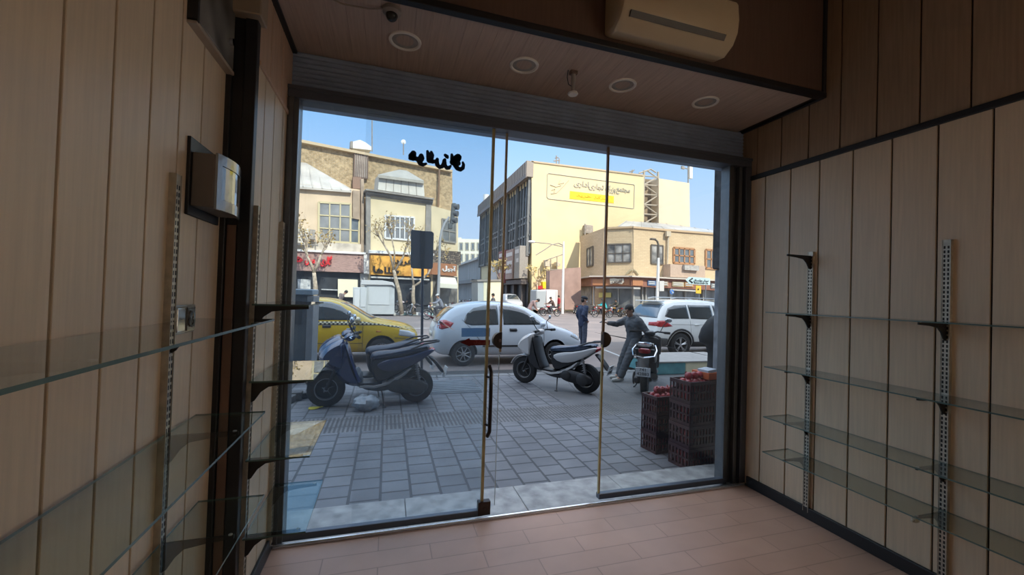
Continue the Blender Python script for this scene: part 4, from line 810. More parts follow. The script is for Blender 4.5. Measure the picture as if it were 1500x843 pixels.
mb = MB(); mb.tube([PG.at(1014.5, 408, .08), PG.at(1010, 411, .08), PG.at(1014.5, 414.5, .08)], .06, 4); mb.build('chevron', blk, ds, True); ftext(fa('میدان بهارستان'), PG, 1027, 411.5, 3.6, .08, blk, ds, 22, .01); ftext('Baharestan Sq', PG, 1027, 415.2, 2.6, .08, blk, ds, 20, .01)
mb = MB(); mb.tube([ds.location, PG.at(1024, 418)], .05, 8); mb.tube([ds.location+Vector((.5, 0, 0)), PG.at(1034, 418)], .04, 8); mb.build('post', gpole, ds, True)
ys2 = T('warning_sign', 'small yellow square sign under the pale blue arrow sign', 'road sign', PG.at(1023, 431)); mb = MB(); pp(mb, PG, [(1019.5, 418.5), (1027, 419), (1027, 430.5), (1019.5, 430)], .12, .04); mb.build('panel', mat('yellow sign', (.72, .44, .04), .5), ys2, True); mb = MB(); mb.lathe([(0, 0), (.06, 0), (.06, .02), (0, .02)], 12, Matrix.Translation(PG.at(1023, 424, .15)) @ Matrix.Rotation(PI/2, 4, 'X')); mb.build('symbol', blk, ys2, True)
rs2 = T('round_sign', 'round blue arrow sign behind the white car roof', 'road sign', PG.at(984, 452)); rs2.location.z = ZR_; c = PG.at(984, 428, .05)
mb = MB(); mb.lathe([(0, 0), (.18, 0), (.18, .03), (0, .03)], 20, Matrix.Translation(c) @ Matrix.Rotation(PI/2, 4, 'X')); mb.build('disc', mat('blue sign', (.04, .16, .46), .5), rs2, True); mb = MB(); mb.tube([c+Vector((-.1, -.05, .1)), c+Vector((.08, -.05, -.08))], .025, 4); mb.tube([c+Vector((.09, -.05, .02)), c+Vector((.08, -.05, -.08)), c+Vector((-.02, -.05, -.09))], .02, 4); mb.build('arrow', wht, rs2, True); mb = MB(); mb.tube([rs2.location, c], .035, 8); mb.build('post', gpole, rs2, True)
# grey utility boxes
PK = Plane((0, 28.5), (10, 28.5)); kb = T('utility_kiosk', 'large grey metal utility kiosk on the far pavement before the orange sign', 'kiosk'); kb.location = PK.at(550, 454); kb.location.z = ZR_
gk = mat('pale grey metal', (.44, .46, .46), .6, noise=.12, nscale=2)
mb = MB(); pp(mb, PK, [(537, 416.5), (573, 417), (578, 421), (578, 461), (537, 461)], 0, 2); mb.build('cabinet', gk, kb, True, bevel=.03); mb = MB(); pp(mb, PK, [(530, 410.5), (560, 411), (576, 414), (579, 421), (574, 418), (537, 417.5), (528, 417)], .15, 2.2); mb.build('roof', mat('pale roof metal', (.5, .5, .49), .6), kb, True, bevel=.02)
mb = MB(); pp(mb, PK, [(517, 421), (537, 421.5), (537, 461), (517, 461)], .3, 2); mb.build('side_cabinet', gk, kb, True, bevel=.03); mb = MB(); pp(mb, PK, [(540, 420), (570, 420.5), (570, 447), (540, 446.5)], .04, .04); pp(mb, PK, [(519, 424), (526, 424), (526, 450), (519, 450)], .34, .04); pp(mb, PK, [(528, 424), (535.5, 424), (535.5, 450), (528, 450)], .34, .04); mb.build('door', mat('grey kiosk door', (.48, .50, .50), .6), kb, True, bevel=.01)
PK2 = Plane((0, 27.5), (10, 27.5)); kc = T('cream_kiosk', 'cream walled kiosk standing behind the white hatchback roof', 'kiosk'); kc.location = PK2.at(722, 456); kc.location.z = ZR_
mb = MB(); pp(mb, PK2, [(708.5, 411.5), (735, 411), (735, 465), (708.5, 465)], 0, 2.2, 0); mb.build('front', mat('cream panel', (.74, .68, .47), .7, noise=.06), kc, True); mb = MB(); pp(mb, PK2, [(700, 412), (708.5, 411.5), (708.5, 465), (700, 465)], -.02, 2.2); mb.build('side', mat('grey kiosk side', (.40, .42, .41), .7), kc, True); mb = MB(); pp(mb, PK2, [(699, 410), (736, 409.5), (736, 412), (699, 412.5)], .1, 2.5); mb.build('roof', greyst, kc, True)
# grey cabinet on our pavement at far left, with pale edge
Gx = T('switch_cabinet', 'tall dark grey utility cabinet with pale edge beside the left door frame', 'cabinet', (-1.9, 8.1, ZP)); Yg = 8.0; PGx = Plane((0, Yg), (10, Yg))
mb = MB(); c0 = PGx.at(400, 500).x; c1 = PGx.at(448, 500).x; c2 = PGx.at(457.5, 500).x; ztp = PGx.at(440, 424).z
mb.b2((c0, Yg, ZP), (c1, Yg+.6, ztp-.06)); mb.build('cabinet', mat('blue grey cabinet', (.10, .115, .13), .5, noise=.2, nscale=3), Gx, True, bevel=.01)
mb = MB(); mb.b2((c1, Yg-.02, ZP), (c2, Yg+.6, ztp-.12)); mb.build('edge_panel', mat('pale blue grey panel', (.23, .25, .27), .5, noise=.2, nscale=5), Gx, True, bevel=.008); mb = MB(); mb.b2((c0, Yg-.03, ztp-.1), (c2-.02, Yg+.62, ztp)); mb.build('top', mat('light blue metal', (.26, .34, .40), .4), Gx, True, bevel=.015)
mb = MB(); mb.b2((c0+.1, Yg-.012, ztp-.62), (c1-.08, Yg, ztp-.2)); mb.build('door', mat('dark cabinet door', (.05, .055, .065), .4), Gx, True, bevel=.004)
# corrugated gutter cover, planter block, rubble, litter
gr = T('gutter_cover', 'ribbed grey metal cover plate over the gutter behind the blue scooter', 'cover plate', (.9, 7.6, ZP)); mb = MB(); A = [atZ(x, y, ZP) for x, y in ((600, 557), (690, 556), (708, 577), (612, 579))]
mb.b2((A[3].x+.0, A[3].y, ZP), (A[2].x, A[1].y-.1, ZP+.012))
y = A[3].y+.06
while y < A[1].y-.14: mb.tube([(A[3].x, y, ZP+.012), (A[2].x, y, ZP+.012)], .03, 6); y += .13
mb.build('plate', mat('worn grey plate', (.26, .29, .32), .5, metal=.3, noise=.2, nscale=6), gr, True)
pl_ = T('planter_block', 'low concrete block painted turquoise and cream beside the motorcycle', 'concrete block', (6.9, 8.1, ZP)); 
p0 = atZ(958, 550, ZP); p1 = atZ(1006, 549, ZP); p2 = p1.x+1.7; zz1 = atY(985, 532, p0.y).z
mb = MB(); mb.b2((p0.x, p0.y, ZP), (p1.x, p0.y+1.3, zz1)); mb.build('turquoise_half', mat('turquoise paint', (.13, .38, .42), .6, noise=.3, nscale=5), pl_, True, bevel=.02); mb = MB(); mb.b2((p1.x, p0.y, ZP), (p2, p0.y+1.3, zz1)); mb.build('cream_half', mat('cream white paint', (.82, .75, .52), .6, noise=.08, nscale=5), pl_, True, bevel=.02)
mb = MB(); mb.b2((p0.x-.02, p0.y-.02, zz1), (p2, p0.y+1.32, zz1+.035)); mb.build('capping', mat('grey capping', (.36, .34, .32), .8, noise=.15, nscale=5), pl_, True, bevel=.01)
tl_ = T('dark_tarpaulin', 'dark cloth bundle hanging by the right door jamb behind the crates', 'tarpaulin', (3.7, 4.2, ZP))
def blob_ring(z, cx, cy, rx, ry, k=0): return [(cx+rx*math.cos(a)*(1+.06*math.sin(5*a+k)), cy+ry*math.sin(a)*(1+.06*math.sin(4*a+k)), z) for a in [2*PI*i/18 for i in range(18)]]
rings = []
for py, lx, rw_ in ((462, 1043, .12), (470, 1033, .25), (482, 1026, .32), (495, 1023, .36), (503, 1025, .36), (507, 1033, .30), (520, 1036, .30), (545, 1034, .34), (600, 1032, .40), (660, 1030, .42), (692, 1030, .42)):
    c = atY(lx+9, py, 4.25); rings.append(blob_ring(c.z, c.x+rw_, 4.3, rw_, rw_*.55, py*.05))
rings.append(blob_ring(ZP, rings[-1][0][0]-.45, 4.3, .42, .23)) if rings[-1][0][2] > ZP+.05 else None
mb = MB(); mb.loft(rings); mb.build('cloth', mat('dark navy cloth', (.02, .024, .03), .7, noise=.3, nscale=6, bump=.3), tl_, True, smooth=180)
# ------------------------------------------------------------------ vehicles
tyre = mat('tyre rubber', (.016, .016, .017), .75, noise=.3, nscale=30)
alloy = mat('alloy rim', (.42, .43, .44), .3, metal=.8)
blkp = mat('black plastic', (.018, .018, .02), .45)
under = mat('dark underside', (.012, .012, .013), .8)
carglass = mat('car window glass', (.03, .04, .045), .05, spec=.9, coat=.6, noise=.5, nscale=1.6)
redl_ = mat('red tail lamp', (.42, .012, .015), .15, coat=.6)
clr = mat('clear lamp', (.46, .48, .50), .1, coat=.8)
chromev = mat('vehicle chrome', (.7, .7, .72), .1, metal=1)
def wheel(parent, x, y, z, r, w_, spokes=5, rim=None, name='wheel', rr=.62, out=-1, dbl=True):
    o = bpy.data.objects.new(name, None); 
    M = Matrix.Translation((x, y, z)) @ Matrix.Rotation(PI/2, 4, 'X')
    mb = MB(); ri = r*rr
    mb.lathe([(ri, -w_/2), (r*.90, -w_/2), (r*.97, -w_/2*.85), (r, -w_/2*.5), (r, w_/2*.5), (r*.97, w_/2*.85), (r*.90, w_/2), (ri, w_/2), (ri*.97, w_*.3), (ri*.97, -w_*.3)], 28, M, 0, True)
    t = mb.build(name, tyre, parent)
    mb = MB(); k = w_/2*out*-1
    mb.lathe([(ri, w_*.45), (ri*.93, w_*.45), (ri*.90, w_*.2), (ri*.90, -w_*.2), (ri*.93, -w_*.45), (ri, -w_*.45)], 28, M, 0, True)
    mb.lathe([(0, w_*.42), (ri*.2, w_*.40), (ri*.22, -w_*.40), (0, -w_*.42)], 12, M)
    for i in range(spokes):
        for da in ((-.13, .13) if dbl else (0,)):
            a = 2*PI*i/spokes+.3
            for sgn in (1,):
                p0 = M @ Vector((ri*.15*math.cos(a), ri*.15*math.sin(a), w_*.36*(-out if out else 0))); p1 = M @ Vector((ri*.93*math.cos(a+da), ri*.93*math.sin(a+da), w_*.34*(-out if out else 0))); mb.tube([p0, p1], [ri*.085, ri*.06], 5)
    mb.build('rim', rim or alloy, t)
    if ri*.8 > .08:
        mb = MB(); mb.lathe([(0, 0), (ri*.88, 0), (ri*.88, -w_*.1), (0, -w_*.1)], 20, M); mb.build('brake_disc', under, t)
    return t
def ringc(s):
    x, zb, zm, zt, zr, hs, hm, hb, hr = s
    h = [(.0, zb), (.8*hs, zb), (hs, zb+.07), (hm, zm), (hm*.995, (zm+zt)/2), (hb, zt), (hr+(hb-hr)*.5, (zt+zr)/2), (hr, zr-.05), (hr*.75, zr-.005), (0, zr+.01)]
    return [(x, -y, z) for y, z in h]+[(x, y, z) for y, z in h[-2:0:-1]]
def patch(bv, pts, d, m, name, parent, off=.004, sub=3, thick=.0):
    """panel that follows the body: outline points cast along d"""
    bm = bmesh.new(); d = Vector(d).normalized()
    n = len(pts); dense = []
    for i in range(n):
        a, b = Vector(pts[i]), Vector(pts[(i+1) % n]); k = max(1, int((b-a).length/.06))
        for j in range(k): dense.append(a.lerp(b, j/k))
    vs = [bm.verts.new(p) for p in dense]; es = [bm.edges.new((vs[i], vs[(i+1) % len(vs)])) for i in range(len(vs))]
    bmesh.ops.triangle_fill(bm, edges=es, use_beauty=True)
    for _ in range(sub):
        lg = [e for e in bm.edges if e.calc_length() > .07]
        if not lg: break
        bmesh.ops.subdivide_edges(bm, edges=lg, cuts=1); bmesh.ops.triangulate(bm, faces=bm.faces)
    for v in bm.verts:
        h = bv.ray_cast(v.co-d*3, d)
        if h[0]: v.co = h[0]+h[1].normalized()*off*(1 if h[1].dot(d) < 0 else -1)
    me = bpy.data.meshes.new(name)
    bmesh.ops.recalc_face_normals(bm, faces=bm.faces)
    if bm.faces and sum((f.normal for f in bm.faces), Vector()).dot(d) > 0: bmesh.ops.reverse_faces(bm, faces=bm.faces)
    bm.to_mesh(me); bm.free(); me.materials.append(m); me.polygons.foreach_set('use_smooth', [True]*len(me.polygons))
    o = bpy.data.objects.new(name, me); COL.objects.link(o); o.parent = parent
    so_ = o.modifiers.new('thickness', 'SOLIDIFY'); so_.thickness = .006; so_.offset = -1
    return o
def seam(bv, pts, d, parent, m=None, r=.006, name='seam'):
    d = Vector(d).normalized(); q = []
    for a, b in zip(pts, pts[1:]):
        a, b = Vector(a), Vector(b); k = max(2, int((b-a).length/.08))
        for j in range(k+1):
            p = a.lerp(b, j/k); h = bv.ray_cast(p-d*3, d)
            if h[0]: q.append(h[0])
    mb = MB(); mb.tube(q, r, 5); return mb.build(name, m or under, parent)
def car_body(root, st, paint, axles, rw, name='body', lower=None):
    mb = MB(); mb.loft([ringc(s) for s in st]); o = mb.build(name, [paint, under], root, sub=2)
    cut = MB()
    hw = max(s[6] for s in st)+.1
    for ax in axles:
        for s in (-1, 1): cut.lathe([(0, 0), (rw, 0), (rw, .42), (0, .42)], 28, Matrix.Translation((ax, s*hw, rw*.86)) @ Matrix.Rotation(s*PI/2, 4, 'X'), 1)
    c = cut.build('cut', [paint, under], root); 
    for p in c.data.polygons: p.material_index = 1
    b = o.modifiers.new('b', 'BOOLEAN'); b.object = c; b.operation = 'DIFFERENCE'; b.solver = 'EXACT'
    bpy.context.view_layer.update(); bake(o); bpy.data.objects.remove(c)
    o.data.polygons.foreach_set('use_smooth', [True]*len(o.data.polygons)); o.data.set_sharp_from_angle(angle=math.radians(40))
    bm = bmesh.new(); bm.from_mesh(o.data); bv = BVHTree.FromBMesh(bm); bm.free()
    return o, bv
def side(pts, s=-1): return [(x, s*3.0, z) for x, z in pts]
RD = (0, 1, 0); LD = (0, -1, 0)
def both(f):
    for s, d in ((-1, (0, 1, 0)), (1, (0, -1, 0))): f(s, d)
def mirror_arm(root, x, z, hw, m):
    for s in (-1, 1):
        mb = MB(); mb.sphere((x, s*(hw+.10), z), .11, (.7, 1, .62)); mb.tube([(x+.02, s*(hw-.06), z-.05), (x, s*(hw+.06), z-.02)], .025, 6); mb.build('mirror', m, root)
# white hatchback
hx = atZ(678, 537, ZR_)
hatch = T('hatchback_car', 'white hatchback car parked along the kerb behind the silver scooter', 'car', (hx.x+1.175, hx.y+.80, ZR_), math.radians(.5))
wp = mat('white car paint', (.62, .68, .74), .25, coat=.7)
st = [(-1.88, .42, .56, .70, .80, .50, .60, .56, .46), (-1.82, .30, .55, .80, .98, .70, .77, .72, .60), (-1.70, .24, .55, .90, 1.16, .76, .81, .76, .59), (-1.48, .22, .55, .95, 1.38, .78, .82, .77, .55), (-1.15, .22, .55, .96, 1.50, .78, .825, .78, .54), (-.5, .21, .55, .96, 1.56, .78, .825, .78, .55), (.1, .21, .55, .95, 1.54, .78, .825, .78, .56), (.45, .21, .55, .94, 1.46, .78, .825, .78, .56), (.82, .21, .55, .93, 1.26, .78, .82, .77, .60), (1.12, .22, .55, .92, 1.06, .78, .81, .76, .63), (1.25, .22, .55, .90, .995, .77, .81, .75, .63), (1.55, .22, .55, .84, .92, .75, .79, .73, .58), (1.85, .24, .52, .72, .80, .66, .72, .66, .50), (2.00, .30, .50, .62, .68, .52, .60, .55, .44), (2.05, .38, .50, .56, .60, .40, .50, .46, .40)]
hb, bv = car_body(hatch, st, wp, (-1.175, 1.175), .34)
RWN = [(-1.16, 1.02), (-1.17, 1.10), (-1.10, 1.25), (-.93, 1.38), (-.65, 1.45), (-.33, 1.46), (-.33, .99), (-1.0, .97)]
FWN = [(-.20, .99), (-.20, 1.46), (.10, 1.44), (.36, 1.36), (.62, 1.18), (.86, 1.0)]
def f(s, d):
    patch(bv, side(RWN, s), d, carglass, 'window', hatch); patch(bv, side(FWN, s), d, carglass, 'window', hatch)
    patch(bv, side([(-1.80, .90), (-1.78, 1.06), (-1.62, 1.09), (-1.42, 1.02), (-1.50, .92), (-1.70, .87)], s), d, redl_, 'tail_lamp', hatch)
    patch(bv, side([(1.62, .70), (1.66, .80), (1.85, .74), (1.96, .64), (1.90, .58)], s), d, clr, 'headlamp', hatch)
    patch(bv, side([(-.72, .46), (-.72, .50), (.78, .50), (.78, .46)], s), d, blkp, 'side_moulding', hatch, .012)
    for q in ([(-.27, 1.5), (-.26, .9), (-.26, .28)], [(.86, .98), (.86, .30)], [(-1.22, 1.1), (-1.02, .9), (-.80, .62)]): seam(bv, side(q, s), d, hatch)
    patch(bv, side([(-.05, .83), (-.05, .90), (.13, .90), (.15, .86), (.13, .83)], s), d, blkp, 'door_handle', hatch, .015)
    patch(bv, side([(-.72, .84), (-.72, .90), (-.55, .90), (-.55, .84)], s), d, wp, 'door_handle', hatch, .015)
both(f)
patch(bv, [(-3, -.50, 1.0), (-3, .50, 1.0), (-3, .46, 1.38), (-3, -.46, 1.38)], (1, 0, 0), carglass, 'rear_window', hatch)
patch(bv, [(3, -.55, 1.02), (3, .55, 1.02), (3, .46, 1.40), (3, -.46, 1.40)], (-1, 0, 0), carglass, 'windscreen', hatch)
patch(bv, [(-3, -.26, .66), (-3, .26, .66), (-3, .26, .77), (-3, -.26, .77)], (1, 0, 0), wht, 'number_plate', hatch, .01)
mirror_arm(hatch, .80, 1.02, .76, wp)
for x in (-1.175, 1.175):
    for s in (-1, 1): wheel(hatch, x, s*.72, .285, .285, .17, 8, mat('grey wheel cover', (.38, .39, .40), .4, metal=.4), out=s, dbl=False, rr=.66)
# yellow taxi
tx = atZ(609, 531, ZR_)
taxi = T('taxi_car', 'yellow taxi car with chequered band standing behind the white hatchback', 'car', (0, 0, ZR_), math.radians(0))
yp = mat('taxi yellow', (.62, .40, .008), .25, coat=.6)
st = [(-2.2, .42, .6, .8, .88, .5, .6, .56, .5), (-2.1, .3, .58, .88, .98, .72, .78, .72, .6), (-1.7, .24, .56, .94, 1.03, .78, .84, .79, .66), (-1.35, .23, .56, .96, 1.10, .80, .85, .80, .66), (-1.0, .22, .56, .97, 1.36, .80, .855, .80, .60), (-.65, .22, .56, .97, 1.49, .80, .855, .80, .57), (-.1, .22, .56, .96, 1.54, .80, .855, .80, .58), (.35, .22, .56, .95, 1.48, .80, .855, .80, .59), (.75, .22, .56, .95, 1.26, .80, .855, .80, .63), (1.08, .22, .56, .95, 1.05, .80, .85, .79, .68), (1.3, .23, .56, .93, 1.0, .79, .845, .78, .68), (1.75, .23, .56, .86, .93, .77, .82, .76, .64), (2.05, .25, .54, .76, .84, .68, .76, .70, .58), (2.18, .30, .5, .64, .72, .56, .66, .60, .5), (2.22, .38, .48, .56, .62, .42, .52, .48, .4)]
taxi.location = (tx.x-2.15, tx.y+.78, ZR_)
tb, bv = car_body(taxi, st, yp, (-1.33, 1.33), .36)
chk = bpy.data.materials.new('chequered band'); chk.use_nodes = True; t = chk.node_tree; cn = t.nodes.new('ShaderNodeTexChecker'); tcn = t.nodes.new('ShaderNodeTexCoord'); mpn = t.nodes.new('ShaderNodeMapping'); mpn.inputs['Scale'].default_value = (1, 0, 1); mpn.inputs['Location'].default_value = (.001, .5, .003)
t.links.new(tcn.outputs['Object'], mpn.inputs[0]); t.links.new(mpn.outputs[0], cn.inputs['Vector']); cn.inputs['Scale'].default_value = 22; cn.inputs['Color1'].default_value = (.015, .015, .015, 1); cn.inputs['Color2'].default_value = (.62, .56, .36, 1); t.links.new(cn.outputs['Color'], t.nodes['Principled BSDF'].inputs['Base Color'])
def f(s, d):
    patch(bv, side([(-.92, 1.02), (-.75, 1.32), (-.5, 1.42), (-.22, 1.44), (-.22, 1.01)], s), d, carglass, 'window', taxi); patch(bv, side([(-.12, 1.01), (-.12, 1.44), (.15, 1.43), (.36, 1.36), (.62, 1.18), (.84, 1.02)], s), d, carglass, 'window', taxi)
    patch(bv, side([(-1.9, .90), (-1.9, .98), (.9, .985), (1.9, .85), (1.95, .80), (1.3, .90)], s), d, chk, 'chequered_band', taxi)
    patch(bv, side([(1.72, .66), (1.74, .80), (1.95, .77), (2.12, .70), (2.12, .60)], s), d, clr, 'headlamp', taxi); patch(bv, side([(-1.75, .72), (-1.75, .88), (-2.1, .86), (-2.1, .72)], s), d, redl_, 'tail_lamp', taxi)
    patch(bv, side([(1.20, .74), (1.20, .78), (1.30, .775), (1.31, .75)], s), d, mat('orange indicator', (.6, .2, .02), .2), 'indicator', taxi, .008)
    for q in ([(-.17, 1.5), (-.17, .3)], [(.90, 1.0), (.90, .30)], [(1.62, .60), (2.15, .58)], [(-.9, .48), (.9, .48)]): seam(bv, side(q, s), d, taxi)
    patch(bv, side([(.02, .84), (.02, .90), (.2, .90), (.2, .84)], s), d, blkp, 'door_handle', taxi, .015)
both(f)
patch(bv, [(3, -.6, 1.04), (3, .6, 1.04), (3, .5, 1.42), (3, -.5, 1.42)], (-1, 0, 0), carglass, 'windscreen', taxi); patch(bv, [(-3, -.55, 1.1), (-3, .55, 1.1), (-3, .48, 1.40), (-3, -.48, 1.40)], (1, 0, 0), carglass, 'rear_window', taxi)
mirror_arm(taxi, .78, 1.04, .80, mat('pale mirror', (.6, .55, .38), .2, metal=.2))
for x in (-1.33, 1.33):
    for s in (-1, 1): wheel(taxi, x, s*.74, .30, .30, .18, 5, out=s)
# white SUV
sx_ = atZ(993, 523, ZR_)
suv = T('suv_car', 'large white sport utility car at right behind the man on the motorcycle', 'car', (sx_.x+1.42, sx_.y+.86, ZR_), math.radians(0))
wp2 = mat('bright white car paint', (.93, .93, .90), .22, coat=.8)
st = [(-2.22, .45, .62, .82, .92, .55, .66, .62, .55), (-2.16, .34, .60, .95, 1.14, .78, .86, .82, .70), (-2.02, .28, .60, 1.06, 1.40, .84, .90, .86, .66), (-1.85, .26, .60, 1.10, 1.62, .86, .91, .86, .63), (-1.6, .25, .60, 1.10, 1.70, .86, .915, .87, .62), (-.9, .25, .60, 1.09, 1.755, .86, .915, .87, .62), (0, .25, .60, 1.08, 1.75, .86, .915, .87, .63), (.4, .25, .60, 1.07, 1.68, .86, .915, .87, .63), (.8, .25, .60, 1.07, 1.44, .86, .91, .86, .68), (1.12, .25, .60, 1.07, 1.20, .86, .905, .85, .74), (1.35, .26, .60, 1.05, 1.13, .85, .90, .84, .74), (1.85, .27, .60, .98, 1.05, .82, .88, .81, .7), (2.15, .3, .58, .86, .94, .72, .8, .74, .62), (2.3, .36, .56, .7, .8, .58, .68, .62, .5), (2.34, .42, .55, .62, .7, .44, .55, .5, .42)]
sb, bv = car_body(suv, st, wp2, (-1.35, 1.35), .42)
def f(s, d):
    patch(bv, side([(-1.88, 1.22), (-1.72, 1.46), (-1.45, 1.56), (-1.02, 1.58), (-1.02, 1.16), (-1.6, 1.15)], s), d, carglass, 'window', suv); patch(bv, side([(-.96, 1.16), (-.96, 1.58), (-.10, 1.59), (-.10, 1.14)], s), d, carglass, 'window', suv); patch(bv, side([(-.02, 1.14), (-.02, 1.59), (.25, 1.57), (.6, 1.38), (.88, 1.14)], s), d, carglass, 'window', suv)
    patch(bv, side([(-2.14, .90), (-2.12, 1.08), (-1.9, 1.10), (-1.66, .93), (-1.9, .90)], s), d, redl_, 'tail_lamp', suv)
    patch(bv, side([(1.72, .82), (1.78, .96), (2.05, .90), (2.22, .78)], s), d, clr, 'headlamp', suv)
    patch(bv, side([(-.92, .30), (-.92, .46), (.92, .46), (.92, .30)], s), d, blkp, 'sill_cladding', suv, .012)
    patch(bv, side([(-2.18, .36), (-2.18, .58), (-1.83, .56), (-1.83, .34)], s), d, mat('grey cladding', (.10, .10, .10), .5), 'bumper_cladding', suv, .01)
    for ax in (-1.35, 1.35):
        arc = [(ax+(.44)*math.cos(a), .36+.44*math.sin(a)) for a in [PI*k/12 for k in range(13)]]+[(ax+.50*math.cos(a), .36+.50*math.sin(a)) for a in [PI*k/12 for k in range(12, -1, -1)]]
        patch(bv, side(arc, s), d, blkp, 'arch_cladding', suv, .01)
    for q in ([(-1.0, 1.1), (-1.0, .5), (-.85, .34)], [(-.06, 1.1), (-.06, .3)], [(.92, 1.1), (.92, .3)], [(-1.7, .98), (1.0, .98)]): seam(bv, side(q, s), d, suv, r=.004)
    for x in (-.78, .16): patch(bv, side([(x-.1, .96), (x-.1, 1.0), (x+.1, 1.0), (x+.1, .96)], s), d, wp2, 'door_handle', suv, .02)
    mb = MB(); mb.tube([(-1.5, s*.6, 1.76), (-1.3, s*.6, 1.80), (.1, s*.61, 1.80), (.3, s*.61, 1.75)], .018, 6); mb.build('roof_rail', mat('grey rail', (.45, .45, .45), .3, metal=.7), suv)
both(f)
patch(bv, [(-3, -.72, 1.16), (-3, .72, 1.16), (-3, .60, 1.58), (-3, -.60, 1.58)], (1, 0, 0), mat('blue grey car glass', (.12, .17, .22), .08, spec=.9, coat=.6), 'rear_window', suv); patch(bv, [(3, -.66, 1.2), (3, .66, 1.2), (3, .56, 1.60), (3, -.56, 1.60)], (-1, 0, 0), carglass, 'windscreen', suv)
patch(bv, [(-3, -.84, .92), (-3, -.84, 1.06), (-3, -.45, 1.02), (-3, -.45, .92)], (1, 0, 0), redl_, 'tail_lamp', suv, .008); patch(bv, [(-3, .84, .92), (-3, .84, 1.06), (-3, .45, 1.02), (-3, .45, .92)], (1, 0, 0), redl_, 'tail_lamp', suv, .008)
patch(bv, [(-3, -.7, .36), (-3, .7, .36), (-3, .7, .56), (-3, -.7, .56)], (1, 0, 0), blkp, 'bumper_cladding', suv, .008); patch(bv, [(-3, -.26, .72), (-3, .26, .72), (-3, .26, .84), (-3, -.26, .84)], (1, 0, 0), wht, 'number_plate', suv, .01)
mb = MB(); mb.b2((-2.02, -.55, 1.655), (-1.72, .55, 1.69)); mb.build('spoiler', wp2, suv, bevel=.012)
mirror_arm(suv, .78, 1.2, .88, wp2)
for x in (-1.35, 1.35):
    for s in (-1, 1): wheel(suv, x, s*.80, .36, .36, .22, 5, mat('bright alloy', (.58, .58, .58), .25, metal=.8), out=s, rr=.66)

# ---- scooters
V3 = Vector
def inset(poly, d):
    n = len(poly); ar = sum(poly[i][0]*poly[(i+1) % n][1]-poly[(i+1) % n][0]*poly[i][1] for i in range(n)); sg_ = 1 if ar > 0 else -1; out = []
    for i in range(n):
        p0, p1, p2 = Vector(poly[i-1]), Vector(poly[i]), Vector(poly[(i+1) % n]); e1 = (p1-p0).normalized(); e2 = (p2-p1).normalized()
        nn = Vector((-(e1.y+e2.y), e1.x+e2.x))*sg_
        nn = nn.normalized() if nn.length > 1e-4 else Vector((0, 0)); out.append(p1+nn*d)
    return out
def pillow(mb, poly, w_, d=.02, y0=0, mi=0, k=.6):
    a = inset(poly, d); R = [[(p[0], y0-w_, p[1]) for p in a], [(p[0], y0-w_*k, p[1]) for p in poly], [(p[0], y0+w_*k, p[1]) for p in poly], [(p[0], y0+w_, p[1]) for p in a]]
    return mb.loft(R, mi)
def chaikin(poly, n=1):
    for _ in range(n):
        o = []
        for i in range(len(poly)):
            a, b = Vector(poly[i]), Vector(poly[(i+1) % len(poly)]); o += [a.lerp(b, .25), a.lerp(b, .75)]
        poly = o
    return poly
